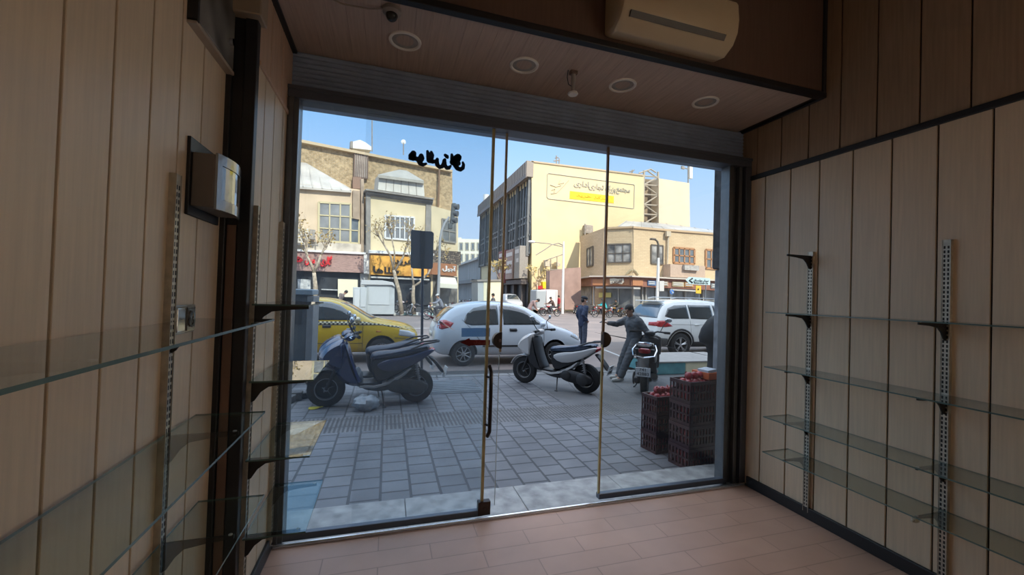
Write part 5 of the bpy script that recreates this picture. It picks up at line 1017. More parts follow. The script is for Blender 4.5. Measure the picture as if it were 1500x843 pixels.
def scooter(label, loc, rz, body, accent, seatm, lean=0, plate=True, legshield=None, rack=False, mirrors=True):
    """step-through motor scooter, x forward"""
    r = T('motor_scooter', label, 'scooter', loc, rz); r.rotation_euler = (lean, 0, rz)
    B = lambda mb, n, m, **k: mb.build(n, m, r, **k)
    R_ = .255
    wheel(r, -.63, 0, R_, R_, .12, 5, mat('grey scooter rim', (.28, .28, .29), .35, metal=.6), dbl=False, out=0); wheel(r, .63, 0, R_, R_, .10, 5, mat('grey scooter rim', (.28, .28, .29), .35, metal=.6), dbl=False, out=0)
    def P(n, poly, w_, m, d=.025, ch=2, y0=0, k=.6): mb = MB(); pillow(mb, chaikin(poly, ch), w_, d, y0, 0, k); return B(mb, n, m, smooth=50)
    # front fender hugging the wheel
    arc = [(.63+.30*math.cos(a), R_+.30*math.sin(a)) for a in [math.radians(x) for x in range(20, 156, 12)]]+[(.63+.27*math.cos(a), R_+.275*math.sin(a)) for a in [math.radians(x) for x in range(150, 16, -12)]]
    mb = MB(); pillow(mb, arc, .085, .01); B(mb, 'front_fender', accent, smooth=50)
    for s in (-1, 1):
        mb = MB(); mb.tube([(.63, s*.075, R_), (.50, s*.075, .58), (.44, s*.05, .72)], [.022, .024, .026], 8); B(mb, 'fork_leg', blkp)
    P('front_cowl', [(.46, .52), (.62, .59), (.75, .69), (.68, .84), (.54, .94), (.42, .98), (.385, .86), (.375, .66), (.38, .54)], .205, body, .06)
    P('leg_shield', [(.43, .93), (.34, .92), (.29, .66), (.21, .46), (.13, .33), (.26, .29), (.41, .36), (.52, .50), (.46, .72)], .185, legshield or blkp, .05)
    mb = MB(); pillow(mb, chaikin([(.66, .645), (.75, .70), (.67, .80), (.60, .79)], 1), .15, .02); B(mb, 'headlamp', clr, smooth=60)
    P('handlebar_cover', [(.44, .98), (.36, 1.06), (.25, 1.04), (.26, .97), (.34, .93)], .10, body, .03)
    mb = MB(); mb.tube([(.30, 0, .98), (.29, -.14, 1.04), (.22, -.35, 1.03)], .017, 8); mb.tube([(.30, 0, .98), (.29, .14, 1.04), (.22, .35, 1.03)], .017, 8); B(mb, 'handlebar', blkp)
    for s in (-1, 1):
        mb = MB(); mb.tube([(.23, s*.27, 1.03), (.205, s*.38, 1.03)], .024, 8); B(mb, 'grip', mat('grip rubber', (.012, .012, .012), .8))
        mb = MB(); mb.tube([(.27, s*.20, 1.04), (.33, s*.28, 1.02), (.30, s*.36, 1.01)], .008, 6); B(mb, 'brake_lever', chromev)
        if mirrors and (s < 0 or not rack):
            mb = MB(); mb.tube([(.27, s*.20, 1.05), (.33, s*.26, 1.18), (.31, s*.32, 1.24)], .008, 6); st_ = B(mb, 'mirror', blkp)
            mb = MB(); mb.sphere((.30, s*.34, 1.27), .07, (.35, 1, .62), R=RZ(s*-.3)); st2 = B(mb, 'mirror_glass', mat('mirror silver', (.5, .53, .56), .08, metal=.9)); st2.parent = st_
    P('floorboard', [(.22, .30), (.22, .36), (-.12, .36), (-.16, .30), (-.10, .27)], .15, blkp, .015, 1)
    P('belly_pan', [(.20, .31), (-.20, .31), (-.34, .36), (-.36, .26), (-.15, .20), (.10, .23)], .16, blkp, .03)
    P('seat', [(.05, .70), (.02, .765), (-.12, .785), (-.30, .79), (-.46, .83), (-.66, .865), (-.80, .875), (-.81, .82), (-.55, .72), (-.2, .665), (.05, .67)], .14, seatm, .05)
    P('rear_body', [(.04, .71), (-.2, .70), (-.55, .75), (-.80, .83), (-.82, .76), (-.60, .58), (-.38, .46), (-.14, .34), (-.02, .36), (.03, .52)], .13, blkp, .03)
    for s in (-1, 1):
        mb = MB(); pillow(mb, chaikin([(-.02, .60), (-.16, .675), (-.50, .72), (-.82, .83), (-.88, .80), (-.66, .64), (-.40, .52), (-.16, .50)], 1), .035, .018, s*.13); B(mb, 'side_panel', body if not rack else blkp, smooth=50)
        mb = MB(); mb.tube([(-.52, s*.12, .82), (-.72, s*.13, .90), (-.94, s*.08, .93), (-.96, 0, .93)], .014, 8); B(mb, 'grab_rail', blkp if not rack else chromev)
    mb = MB(); pillow(mb, chaikin([(.20, .27), (-.1, .255), (-.42, .40), (-.55, .54), (-.50, .55), (-.36, .44), (-.08, .31), (.18, .33)], 1), .18, .015); B(mb, 'foot_rail', accent, smooth=50)
    P('tail_lamp', [(-.80, .82), (-.90, .83), (-.88, .77), (-.80, .72)], .10, redl_, .02, 1)
    P('swing_case', [(-.16, .36), (-.30, .42), (-.60, .37), (-.78, .32), (-.80, .24), (-.72, .17), (-.40, .17), (-.2, .22)], .055, blkp, .02, y0=.12)
    mb = MB(); mb.lathe([(0, 0), (.10, 0), (.11, .02), (.09, .035), (0, .04)], 20, Matrix.Translation((-.63, .17, .26)) @ Matrix.Rotation(-PI/2, 4, 'X')); mb.lathe([(0, 0), (.08, 0), (.085, .02), (.07, .03), (0, .035)], 20, Matrix.Translation((-.32, .17, .30)) @ Matrix.Rotation(-PI/2, 4, 'X')); B(mb, 'drive_cover', mat('dark grey casting', (.045, .045, .047), .4, metal=.4))
    mb = MB(); mb.tube([(-.25, -.11, .22), (-.42, -.15, .22), (-.50, -.16, .26), (-.86, -.17, .36)], [.02, .025, .055, .06], 10); B(mb, 'exhaust', mat('exhaust metal', (.10, .10, .10), .35, metal=.8))
    mb = MB(); mb.tube([(-.66, .115, .34), (-.60, .115, .64)], .018, 8); 
    for k in range(7): mb.tube([(-.652+k*.0075, .115, .38+k*.034), (-.650+k*.0075, .115, .39+k*.034)], .034, 10)
    B(mb, 'shock_absorber', mat('grey spring', (.3, .3, .31), .4, metal=.6))
    P('rear_fender', [(-.78, .70), (-.86, .70), (-1.02, .52), (-1.05, .44), (-1.0, .44), (-.90, .58)], .08, blkp, .015, 1)
    if plate:
        mb = MB(); Rp = RY(math.radians(-18)); mb.box((-1.062, 0, .45), (.008, .24, .165), Rp); pt = B(mb, 'number_plate', mat('plate white', (.78, .80, .82), .4))
        for s_, z in (('741', .49), ('42883', .415)):
            M = Matrix.Translation((-1.069+(.45-z)*.32, 0, z)) @ Rp.to_4x4() @ Matrix(((0, 0, -1, 0), (-1, 0, 0, 0), (0, 1, 0, 0), (0, 0, 0, 1)))
            text('plate_digits', s_, .08, M, blk, pt, .001)
    mb = MB(); mb.tube([(-.12, .10, .25), (-.16, .20, .03), (-.17, .23, .005)], .011, 6); mb.tube([(-.19, .23, .008), (-.14, .23, .008)], .013, 6); B(mb, 'kickstand', blkp)
    if rack:
        mb = MB()
        for s in (-1, 1): mb.tube([(-.62, s*.10, .88), (-1.0, s*.12, .90)], .012, 6)
        for x in (-.70, -.85, -1.0): mb.tube([(x, -.12, .90), (x, .12, .90)], .010, 6)
        mb.tube([(-.60, -.16, .86), (-.85, -.20, .80), (-1.02, -.17, .72), (-.96, 0, .68), (-1.02, .17, .72), (-.85, .20, .80), (-.60, .16, .86)], .014, 6); B(mb, 'rear_rack', chromev)
    return r
silver_p = mat('silver white paint', (.50, .50, .50), .3, coat=.5)
navyseat = mat('blue black seat', (.07, .10, .16), .35, noise=.15, nscale=20)
w1, w0 = atZ(769, 561, ZP), atZ(857, 576, ZP)
mid = (w1+w0)/2; dirw = w1-w0
scooter('silver white scooter on its stand on the pavement before the white hatchback', (mid.x, mid.y, ZP), math.atan2(dirw.y, dirw.x), silver_p, silver_p, navyseat)
b1, b0 = atZ(480, 596, ZP), atZ(606, 589, ZP); mid = (b1+b0)/2; dirw = b1-b0
navyp = mat('navy scooter paint', (.012, .025, .085), .25, coat=.7)
scooter('dark blue scooter parked on the pavement at left before the yellow taxi', (mid.x, mid.y, ZP), math.atan2(dirw.y, dirw.x), navyp, mat('grey accent', (.26, .26, .27), .35), mat('dark blue seat', (.02, .03, .06), .4), legshield=navyp)
dup(bpy.data.objects['motor_scooter.001'], V3((mid.x-.10, mid.y+.62, ZP)), math.atan2(dirw.y, dirw.x)+.1, 'second dark scooter half hidden behind the dark blue scooter').rotation_euler.x = -.08
m0 = atZ(944, 577, ZP); hd_ = Vector((.64, .77, 0)).normalized(); mc = m0+hd_*.63
moto = scooter('dark scooter with rear rack, leaned on by the man in the hooded jacket', (mc.x, mc.y, ZP), math.atan2(hd_.y, hd_.x), mat('charcoal paint', (.03, .03, .035), .3, coat=.5), mat('charcoal accent', (.06, .06, .065), .35), mat('black seat', (.012, .012, .013), .5), rack=True)
# bag hanging on the blue scooter and bits on the pavement
def crumple(mb, c, sc, n, seed=1):
    rnd = random.Random(seed); mb.sphere(c, 1, sc, 14); 
    for v in mb.bm.verts:
        d = v.co-Vector(c); v.co = Vector(c)+d*(1+rnd.uniform(-n, n))
bagm = mat('thin grey plastic film', (.34, .38, .42), .3, noise=.3, nscale=14)
pb = T('plastic_bag', 'crumpled pale plastic bag on the ground under the blue scooter', 'bag', atZ(536, 601, ZP)); c = pb.location.copy(); mb = MB(); crumple(mb, (c.x, c.y, c.z+.10), (.17, .13, .11), .18, 3); mb.build('bag', bagm, pb, True, smooth=30)
pb2 = T('plastic_bag', 'small pale plastic bag hanging inside the leg gap of the blue scooter', 'bag', atY(524, 553, mid.y-.02)); c = pb2.location.copy(); mb = MB(); crumple(mb, (c.x, c.y, c.z), (.07, .08, .13), .22, 5); mb.build('bag', bagm, pb2, True, smooth=30)
lf = T('fallen_leaf', 'yellow fallen leaf on the pavement at lower left outside', 'leaf', atZ(461, 599, ZP)); mb = MB(); mb.prism([Vector((math.cos(a)*.09*(1+.25*math.cos(3*a)), math.sin(a)*.06*(1+.3*math.sin(2*a)), .012+.01*math.cos(2*a))) for a in [2*PI*k/16 for k in range(16)]], (0, 0, .004)); mb.build('blade', mat('yellow leaf', (.50, .42, .04), .6), lf)
rbk = [('grey broken block by the left door frame beside the blue scooter', 431, 586, .22), ('smaller grey broken block nearest the blue scooter front wheel', 448, 583, .16), ('flat grey broken block left of the yellow leaf', 424, 590, .18)]
for k, (lab, px, py, s) in enumerate(rbk):
    o = T('rubble_block', lab, 'rubble', atZ(px, py, ZP), k*.7); mb = MB(); mb.box((0, 0, s*.28), (s, s*.7, s*.56)); mb.build('block', mat('rubble grey', (.13, .13, .135), .9, noise=.4, nscale=12), o, bevel=.012)
# ---- fruit crates
crm = mat('dark red crate plastic', (.05, .014, .016), .45, noise=.25, nscale=9)
pom = mat('pomegranate skin', (.42, .035, .045), .35, noise=.55, nscale=9, dark=(.20, .02, .03), coat=.2)
pom2 = mat('pale pomegranate skin', (.52, .16, .13), .4, noise=.5, nscale=8, dark=(.32, .04, .05))
def crate(label, loc, rz, dx, dy, h):
    r = T('fruit_crate', label, 'crate', loc, rz, 'stacked pomegranate crates')
    mb = MB(); t = .014
    mb.box((0, 0, t/2), (dx-.01, dy-.01, t)); mb.build('base', crm, r)
    for nm, ax, s in (('end_wall', 0, -1), ('end_wall', 0, 1), ('side_wall', 1, -1), ('side_wall', 1, 1)):
        mb = MB(); ln = dy if ax == 0 else dx; p = (dx if ax == 0 else dy)/2*s-s*t/2
        def bx(u0, u1, z0, z1, th=t):
            c = ((u0+u1)/2, (z0+z1)/2)
            if ax == 0: mb.box((p, c[0], c[1]), (th, u1-u0, z1-z0))
            else: mb.box((c[0], p, c[1]), (u1-u0, th, z1-z0))
        bx(-ln/2, ln/2, 0, .03); bx(-ln/2, ln/2, h-.035, h, t*1.5); bx(-ln/2, ln/2, h*.5-.009, h*.5+.009)
        n = max(4, int(ln/.04))
        for k in range(n+1): u = -ln/2+ln*k/n; bx(max(-ln/2, u-.009), min(ln/2, u+.009), 0, h)
        mb.build(nm, crm, r, smooth=0)
    return r
def pomegranate():
    r = T('pomegranate', 'red pomegranate', 'pomegranate', (0, 0, 0)); mb = MB()
    mb.lathe([(0, -.036), (.018, -.035), (.032, -.022), (.039, 0), (.036, .018), (.024, .031), (.010, .036), (0, .036)], 12); mb.build('fruit', pom, r, smooth=180)
    mb = MB(); mb.lathe([(.008, .033), (.007, .042), (.013, .050), (.011, .050), (.005, .043), (0, .043)], 8); mb.build('calyx', pom2, r)
    return r
ca, cb = atZ(938, 655, ZP), atZ(1009, 692, ZP)
ux = (cb-ca).normalized()                         # along the stacks' visible left side
rzc = math.atan2(ux.y, ux.x)                      # crate x axis along ux
nx_ = Vector((-ux.y, ux.x, 0))                    # away from that side (to the right)
if nx_.x < 0: nx_ = -nx_
L1 = (atZ(960, 667, ZP)-ca).length; L2 = (cb-atZ(974, 677, ZP)).length
topn = atY(1009, 561, cb.y).z-ZP; topf = atY(938, 575, ca.y).z-ZP
proto = pomegranate(); first = True; rnd = random.Random(4)
def fruit(p, lab, grp):
    global first
    if first: o = proto; first = False
    else: o = dup(proto)
    o.location = p; o.rotation_euler = (rnd.uniform(-1.2, 1.2), rnd.uniform(-1.2, 1.2), rnd.uniform(0, 6)); o.scale = (rnd.uniform(.92, 1.12),)*3
    o['label'] = lab; o['group'] = grp
for nm, org, ln, H, n in (('near', cb-ux*L2, L2, topn, 4), ('far', ca, L1, topf, 3)):
    h = H/n; dyc = .46
    for k in range(n):
        lev = ['bottom', 'second from the bottom', 'third from the bottom', 'top'][k] if n == 4 else ['bottom', 'middle', 'top'][k]
        c = org+ux*(ln/2)+nx_*(dyc/2); crate(f'dark red plastic fruit crate, {lev} one of the stack {"nearer the door" if nm == "near" else "behind, further from the door"}', (c.x, c.y, ZP+.001+h*k), rzc, ln-.004, dyc, h-.003)
        z0 = ZP+h*k+.016; q = .076
        layers = 3 if k < n-1 else 4
        for li in range(layers):
            z = z0+.038+li*.066
            if k < n-1 and z+.04 > ZP+h*(k+1): break
            full = k == n-1
            nxq = int((ln-.05)/q); nyq = int((dyc-.05)/q)
            if full and z > ZP+h*n+.0: nxq -= 1; nyq -= 1
            for i in range(max(1, nxq)):
                for j in range(nyq):
                    edge = (j == 0 or i == 0 or i == nxq-1)
                    if not full and not edge: continue
                    if full and li < 2 and not edge: continue
                    if full and nm == 'near' and j > 3 and li >= 2: continue
                    u = ln/2+(i-(nxq-1)/2)*q+rnd.uniform(-.004, .004); v = dyc/2+(j-(nyq-1)/2)*q+rnd.uniform(-.004, .004)
                    p = org+ux*u+nx_*v; 
                    lab = f'red pomegranate heaped in the top crate of the {nm} stack' if full else f'red pomegranate inside the {lev} crate of the {nm} stack'
                    fruit((p.x, p.y, z+rnd.uniform(-.003, .003)), lab, lab.replace('red pomegranate', 'pomegranates'))
# open orange carton resting on the near stack
oc = T('orange_carton', 'orange and white carton lying on the top crate beside the pomegranates', 'carton', (0, 0, 0)); c = org; o_ = cb-ux*L2+ux*(L2*.5)+nx_*.36; oc.location = (o_.x, o_.y, ZP+topn+.002); oc.rotation_euler = (0, 0, rzc)
mb = MB(); mb.box((0, 0, .035), (L2*.8, .17, .07)); mb.build('box', mat('orange card', (.55, .11, .03), .6), oc, bevel=.004); mb = MB(); mb.box((L2*.1, -.02, .085), (L2*.5, .12, .03), RX(.1)); mb.build('flap', mat('bluish white card', (.5, .54, .6), .6), oc, bevel=.003)
# ------------------------------------------------------------------ people
skin = mat('skin', (.36, .20, .13), .5, noise=.08, nscale=20)
hairm = mat('dark hair', (.012, .010, .009), .6, noise=.4, nscale=60, stretch=(1, 1, 4))
def blob(chains, name, m, parent, vox=.014, it=4, fac=.5, extra=None, wrinkle=0):
    """one continuous surface grown round tapered limbs; chains of (point, radius[, flat])"""
    mb = MB()
    for ch in chains:
        for (p, r) in ch: mb.sphere(p, r, seg=10)
        for (p, r), (q, s) in zip(ch, ch[1:]):
            if (Vector(p)-Vector(q)).length > 1e-4: mb.tube([p, q], [r, s], 10)
    if extra: extra(mb)
    o = mb.build(name, m, parent, smooth=180)
    rm = o.modifiers.new('r', 'REMESH'); rm.mode = 'VOXEL'; rm.voxel_size = vox
    sm = o.modifiers.new('s', 'SMOOTH'); sm.iterations = it; sm.factor = fac
    bpy.context.view_layer.update(); bake(o)
    me = o.data
    if not me.materials: me.materials.append(m)
    if wrinkle:
        rnd = random.Random(3); 
        from mathutils import noise as nz
        for v in me.vertices:
            n = nz.noise(Vector((v.co.x*14, v.co.y*14, v.co.z*22)))*wrinkle; v.co += v.normal*n
    me.polygons.foreach_set('use_smooth', [True]*len(me.polygons)); return o
V = Vector
def person(label, loc, rz, J, mats_, fine=True, group=None, head_turn=0, hat=None, hood=False, jacket_len=.0, beard=False):
    """J: joints in local space (x forward, y left, z up). mats_: jacket, trousers, shoes, shirt"""
    r = T('person', label, 'person', loc, rz, group); vx = .012 if fine else .03
    J = {k: V(v) for k, v in J.items()}; jm, tm, sm_ = mats_[:3]
    ch = [[(J['pelvis'], .115), (J['waist'], .11), (J['chest'], .125)], [(J['chest'], .10), (J['neck'], .055), (J['head'], .06)]]
    up = (J['head']-J['neck']).normalized(); fw = V((math.cos(head_turn), math.sin(head_turn), 0)); fw = (fw-up*fw.dot(up)).normalized(); lf_ = up.cross(fw)
    hands = []
    for s in 'LR':
        sh_, e_, w_, h_ = J['shoulder'+s], J['elbow'+s], J['wrist'+s], J['hand'+s]
        ch.append([(J['chest']*.5+sh_*.5+V((0, 0, .03)), .07), (sh_, .058), (e_, .042), (w_, .029)])
        d_ = (h_-w_).normalized(); sd = d_.cross(V((0, 0, 1)))
        if sd.length < .2: sd = V((1, 0, 0))
        sd = sd.normalized(); nr = sd.cross(d_)
        if fine:
            for k in (-1.5, -.5, .5, 1.5):
                ln = .075-.008*abs(k+.5); a = w_+d_*.085+sd*k*.019; hands.append([(w_+d_*.02+sd*k*.010, .013), (a, .0105), (a+d_*ln*.5-nr*.012, .0095), (a+d_*ln*.85-nr*.035, .008)])
            hands.append([(w_+d_*.025+sd*.02, .013), (w_+d_*.055+sd*.045-nr*.01, .0105), (w_+d_*.085+sd*.05-nr*.022, .0085)])
        else: hands.append([(w_, .03), (h_, .04), (h_+d_*.06, .03)])
        hp_, k_, a_, t_ = J['hip'+s], J['knee'+s], J['ankle'+s], J['toe'+s]
        ch.append([(J['pelvis'], .10), (hp_, .088), (k_, .057), (a_, .042), (a_*.4+t_*.6+V((0, 0, -.02)), .04), (t_, .032)])
    H = J['head']+up*.05
    def headx(mb):
        M = Matrix((fw, lf_, up)).transposed()
        def hp(x, y, z): return H+M @ V((x, y, z))
        mb.sphere(H+M @ V((-.01, 0, .035)), .098, (1.0, .80, 1.02), 16, R=M); mb.sphere(H+M @ V((.025, 0, -.04)), .07, (.98, .86, 1.05), 14, R=M)
        if fine:
            mb.tube([hp(.088, 0, .025), hp(.108, 0, -.012), hp(.095, 0, -.022)], [.010, .016, .012], 8)
            for s in (-1, 1):
                mb.sphere(hp(-.005, s*.080, .0), .03, (.6, .35, 1.0), 10, R=M); mb.sphere(hp(.078, s*.035, .040), .016, (.7, 1.3, .6), 8, R=M)
            mb.sphere(hp(.083, 0, -.058), .020, (.6, 1.3, .45), 8, R=M); mb.sphere(hp(.074, 0, -.095), .026, (.7, 1.1, .8), 8, R=M)
    body = blob(ch+hands, 'body', skin, r, vx if fine else .026, 3, .5, headx)
    M = Matrix((fw, lf_, up)).transposed()
    if fine:
        for s in (-1, 1):
            mb = MB(); mb.sphere(H+M @ V((.082, s*.034, .022)), .011, (.6, 1.2, .8), 8, R=M); mb.build('eye', mat('dark eye', (.02, .015, .012), .2), r)
        mb = MB(); mb.tube([H+M @ V((.092, -.024, -.060)), H+M @ V((.098, 0, -.058)), H+M @ V((.092, .024, -.060))], [.003, .005, .003], 6); mb.build('lips', mat('lips', (.22, .09, .07), .5), r)
    # hair or cap
    def hair(mb): 
        mb.sphere(H+M @ V((-.022, 0, .052)), .106, (1.0, .84, .95), 14, R=M); mb.sphere(H+M @ V((-.06, 0, .0)), .075, (.75, 1.0, 1.0), 12, R=M)
    mb = MB(); hair(mb)
    if hat:
        mb = MB(); mb.sphere(H+M @ V((-.01, 0, .085)), .112, (1.05, .92, .62), 14, R=M); mb.build('cap', hat, r, smooth=180)
        mb = MB(); mb.sphere(H+M @ V((-.05, 0, .005)), .08, (.75, 1.0, 1.0), 12, R=M); mb.build('hair', hairm if not isinstance(mats_[-1], str) else hairm, r, smooth=180)
    else: mb.build('hair', hairm, r, smooth=180)
    # jacket
    jl = jacket_len; hipm = (J['hipL']+J['hipR'])*.5; dn = (J['pelvis']-J['waist']).normalized()
    cj = [[(J['pelvis']+dn*jl, .128+jl*.1), (J['pelvis'], .134), (J['waist'], .132), (J['chest'], .148), (J['chest']+(J['neck']-J['chest'])*.6, .09)]]
    for s in (-1, 1):
        off = (J['shoulderL']-J['shoulderR']).normalized()*s*.055; cj.append([(J['pelvis']+dn*jl+off, .125), (J['waist']+off, .118), (J['chest']+off*1.3, .125)])
    for s in 'LR': cj.append([(J['chest'], .11), (J['shoulder'+s]*.9+J['chest']*.1, .085), (J['elbow'+s], .062), (J['wrist'+s]*.93+J['elbow'+s]*.07, .045)])
    if hood: cj = [[(p, q*1.1) for p, q in ch_] for ch_ in cj]
    if hood: cj.append([(J['neck']+V((-.10, -.06, -.05)), .06), (J['neck']+V((-.12, 0, -.02)), .085), (J['neck']+V((-.10, .06, -.05)), .06)]); cj.append([(J['neck']+V((-.04, .07, .0)), .045), (J['neck']+V((-.1, 0, .01)), .05), (J['neck']+V((-.04, -.07, 0)), .045)])
    blob(cj, 'jacket', jm, r, .016 if fine else .03, 4, .5, wrinkle=.012 if fine else 0)
    ct = []
    for s in 'LR': ct.append([(J['pelvis'], .118), (J['hip'+s], .104), (J['knee'+s], .078), (J['ankle'+s]+(J['knee'+s]-J['ankle'+s])*.1, .066)])
    if hood: ct = [[(p, q*1.16) for p, q in c_] for c_ in ct]
    blob(ct, 'trousers', tm, r, .016 if fine else .03, 4, .5, wrinkle=.010 if fine else 0)
    for s in 'LR':
        a_, t_ = J['ankle'+s], J['toe'+s]; b_ = a_-(t_-a_)*V((1, 1, 0))*.25 if True else a_; zs = min(t_.z, a_.z)-.035
        blob([[(V((b_.x, b_.y, a_.z-.03)), .046), (a_*.6+t_*.4+V((0, 0, -.025)), .048), (t_, .040)], [(a_+V((0, 0, .01)), .05), (a_+V((0, 0, -.04)), .045)]], 'shoe', sm_, r, .014, 2)
    return r
def stand(**kw):
    J = dict(pelvis=(0, 0, .95), waist=(0, 0, 1.08), chest=(.0, 0, 1.30), neck=(.0, 0, 1.47), head=(.02, 0, 1.56), shoulderL=(0, .185, 1.40), shoulderR=(0, -.185, 1.40), elbowL=(-.03, .25, 1.13), elbowR=(-.03, -.25, 1.13), wristL=(.05, .26, .89), wristR=(.05, -.26, .89), handL=(.08, .26, .80), handR=(.08, -.26, .80), hipL=(0, .09, .90), hipR=(0, -.09, .90), kneeL=(.02, .10, .49), kneeR=(.02, -.10, .49), ankleL=(-.02, .11, .085), ankleR=(-.02, -.11, .085), toeL=(.15, .13, .035), toeR=(.15, -.13, .035)); J.update(kw); return J
def ride(**kw):
    J = dict(pelvis=(-.28, 0, .82), waist=(-.25, 0, .96), chest=(-.14, 0, 1.17), neck=(-.07, 0, 1.33), head=(-.03, 0, 1.41), shoulderL=(-.10, .18, 1.26), shoulderR=(-.10, -.18, 1.26), elbowL=(.10, .27, 1.05), elbowR=(.10, -.27, 1.05), wristL=(.32, .30, 1.03), wristR=(.32, -.30, 1.03), handL=(.39, .30, 1.02), handR=(.39, -.30, 1.02), hipL=(-.25, .10, .80), hipR=(-.25, -.10, .80), kneeL=(.12, .19, .74), kneeR=(.12, -.19, .74), ankleL=(-.02, .19, .36), ankleR=(-.02, -.19, .36), toeL=(.13, .19, .31), toeR=(.13, -.19, .31)); J.update(kw); return J
def cloth(n, c): return mat(n, c, .8, noise=.25, nscale=25)
char_ = cloth('charcoal hooded jacket', (.085, .097, .115)); jean = cloth('dark grey jeans', (.075, .085, .10)); shoe_b = mat('dark shoe', (.03, .03, .033), .5); shoe_w = mat('pale shoe', (.42, .42, .40), .5)
# man in the hooded jacket leaning on the dark scooter, facing left, phone in his far hand
fL = atZ(899, 561, ZP); mpos = V((fL.x+.53, fL.y+.16, ZP))
Jm = dict(pelvis=(-.02, 0, .86), waist=(-.02, 0, 1.00), chest=(.02, .0, 1.22), neck=(.07, .0, 1.385), head=(.10, .0, 1.465), shoulderL=(-.02, .19, 1.31), shoulderR=(.06, -.19, 1.32), elbowL=(-.17, .27, 1.07), elbowR=(.30, -.24, 1.20), wristL=(-.20, .22, .86), wristR=(.54, -.16, 1.23), handL=(-.21, .20, .79), handR=(.62, -.14, 1.25), hipL=(.0, .10, .84), hipR=(.0, -.10, .84), kneeL=(.20, .12, .46), kneeR=(.16, -.14, .47), ankleL=(.36, .13, .09), ankleR=(.26, -.14, .09), toeL=(.53, .14, .04), toeR=(.43, -.16, .04))
pman = person('man in a charcoal hooded jacket leaning on the dark scooter, holding a phone', mpos, math.radians(176), Jm, (char_, jean, shoe_w), True, None, .25, None, True, .05)
pman.scale = (.94,)*3
Mr = Matrix.Translation(mpos) @ Matrix.Diagonal((.94, .94, .94, 1)) @ Matrix.Rotation(math.radians(176), 4, 'Z')
ph = T('phone', 'dark phone held out by the man in the hooded jacket', 'phone', Mr @ V((.665, -.145, 1.275))); ph.rotation_euler = (0, math.radians(30), math.radians(176)); mb = MB(); mb.box((0, 0, 0), (.15, .072, .009)); mb.build('case', mat('black phone', (.012, .012, .014), .2), ph, bevel=.003)
# man in the navy suit standing in the road
navyc = cloth('navy suit', (.022, .035, .075)); navyt = cloth('slate suit trousers', (.06, .075, .11)); capm = cloth('dark cap', (.02, .024, .03))
sp_ = atY(853, 500, 12.0); Js = stand(elbowR=(-.17, -.24, 1.16), wristR=(.0, -.24, .98), handR=(.05, -.18, .95), elbowL=(-.05, .24, 1.13), wristL=(.05, .22, .90), handL=(.08, .2, .82))
su = person('man in a navy suit and dark cap standing in the road beyond the white hatchback', (sp_.x, 12.0, ZR_), math.radians(8), Js, (navyc, navyt, shoe_b), True, None, -.2, capm, False, .10)
mb = MB(); mb.prism([(.142, -.03, 1.42), (.155, .035, 1.42), (.150, .02, 1.08), (.142, -.01, 1.06)], (.012, 0, 0)); mb.build('shirt', mat('pale shirt', (.6, .62, .66), .7), su)
mb = MB(); mb.sphere((.095, -.015, 1.575), .052, (.75, 1.05, .8), 12); mb.build('face_mask', mat('pale mask', (.55, .57, .58), .7), su, smooth=180)
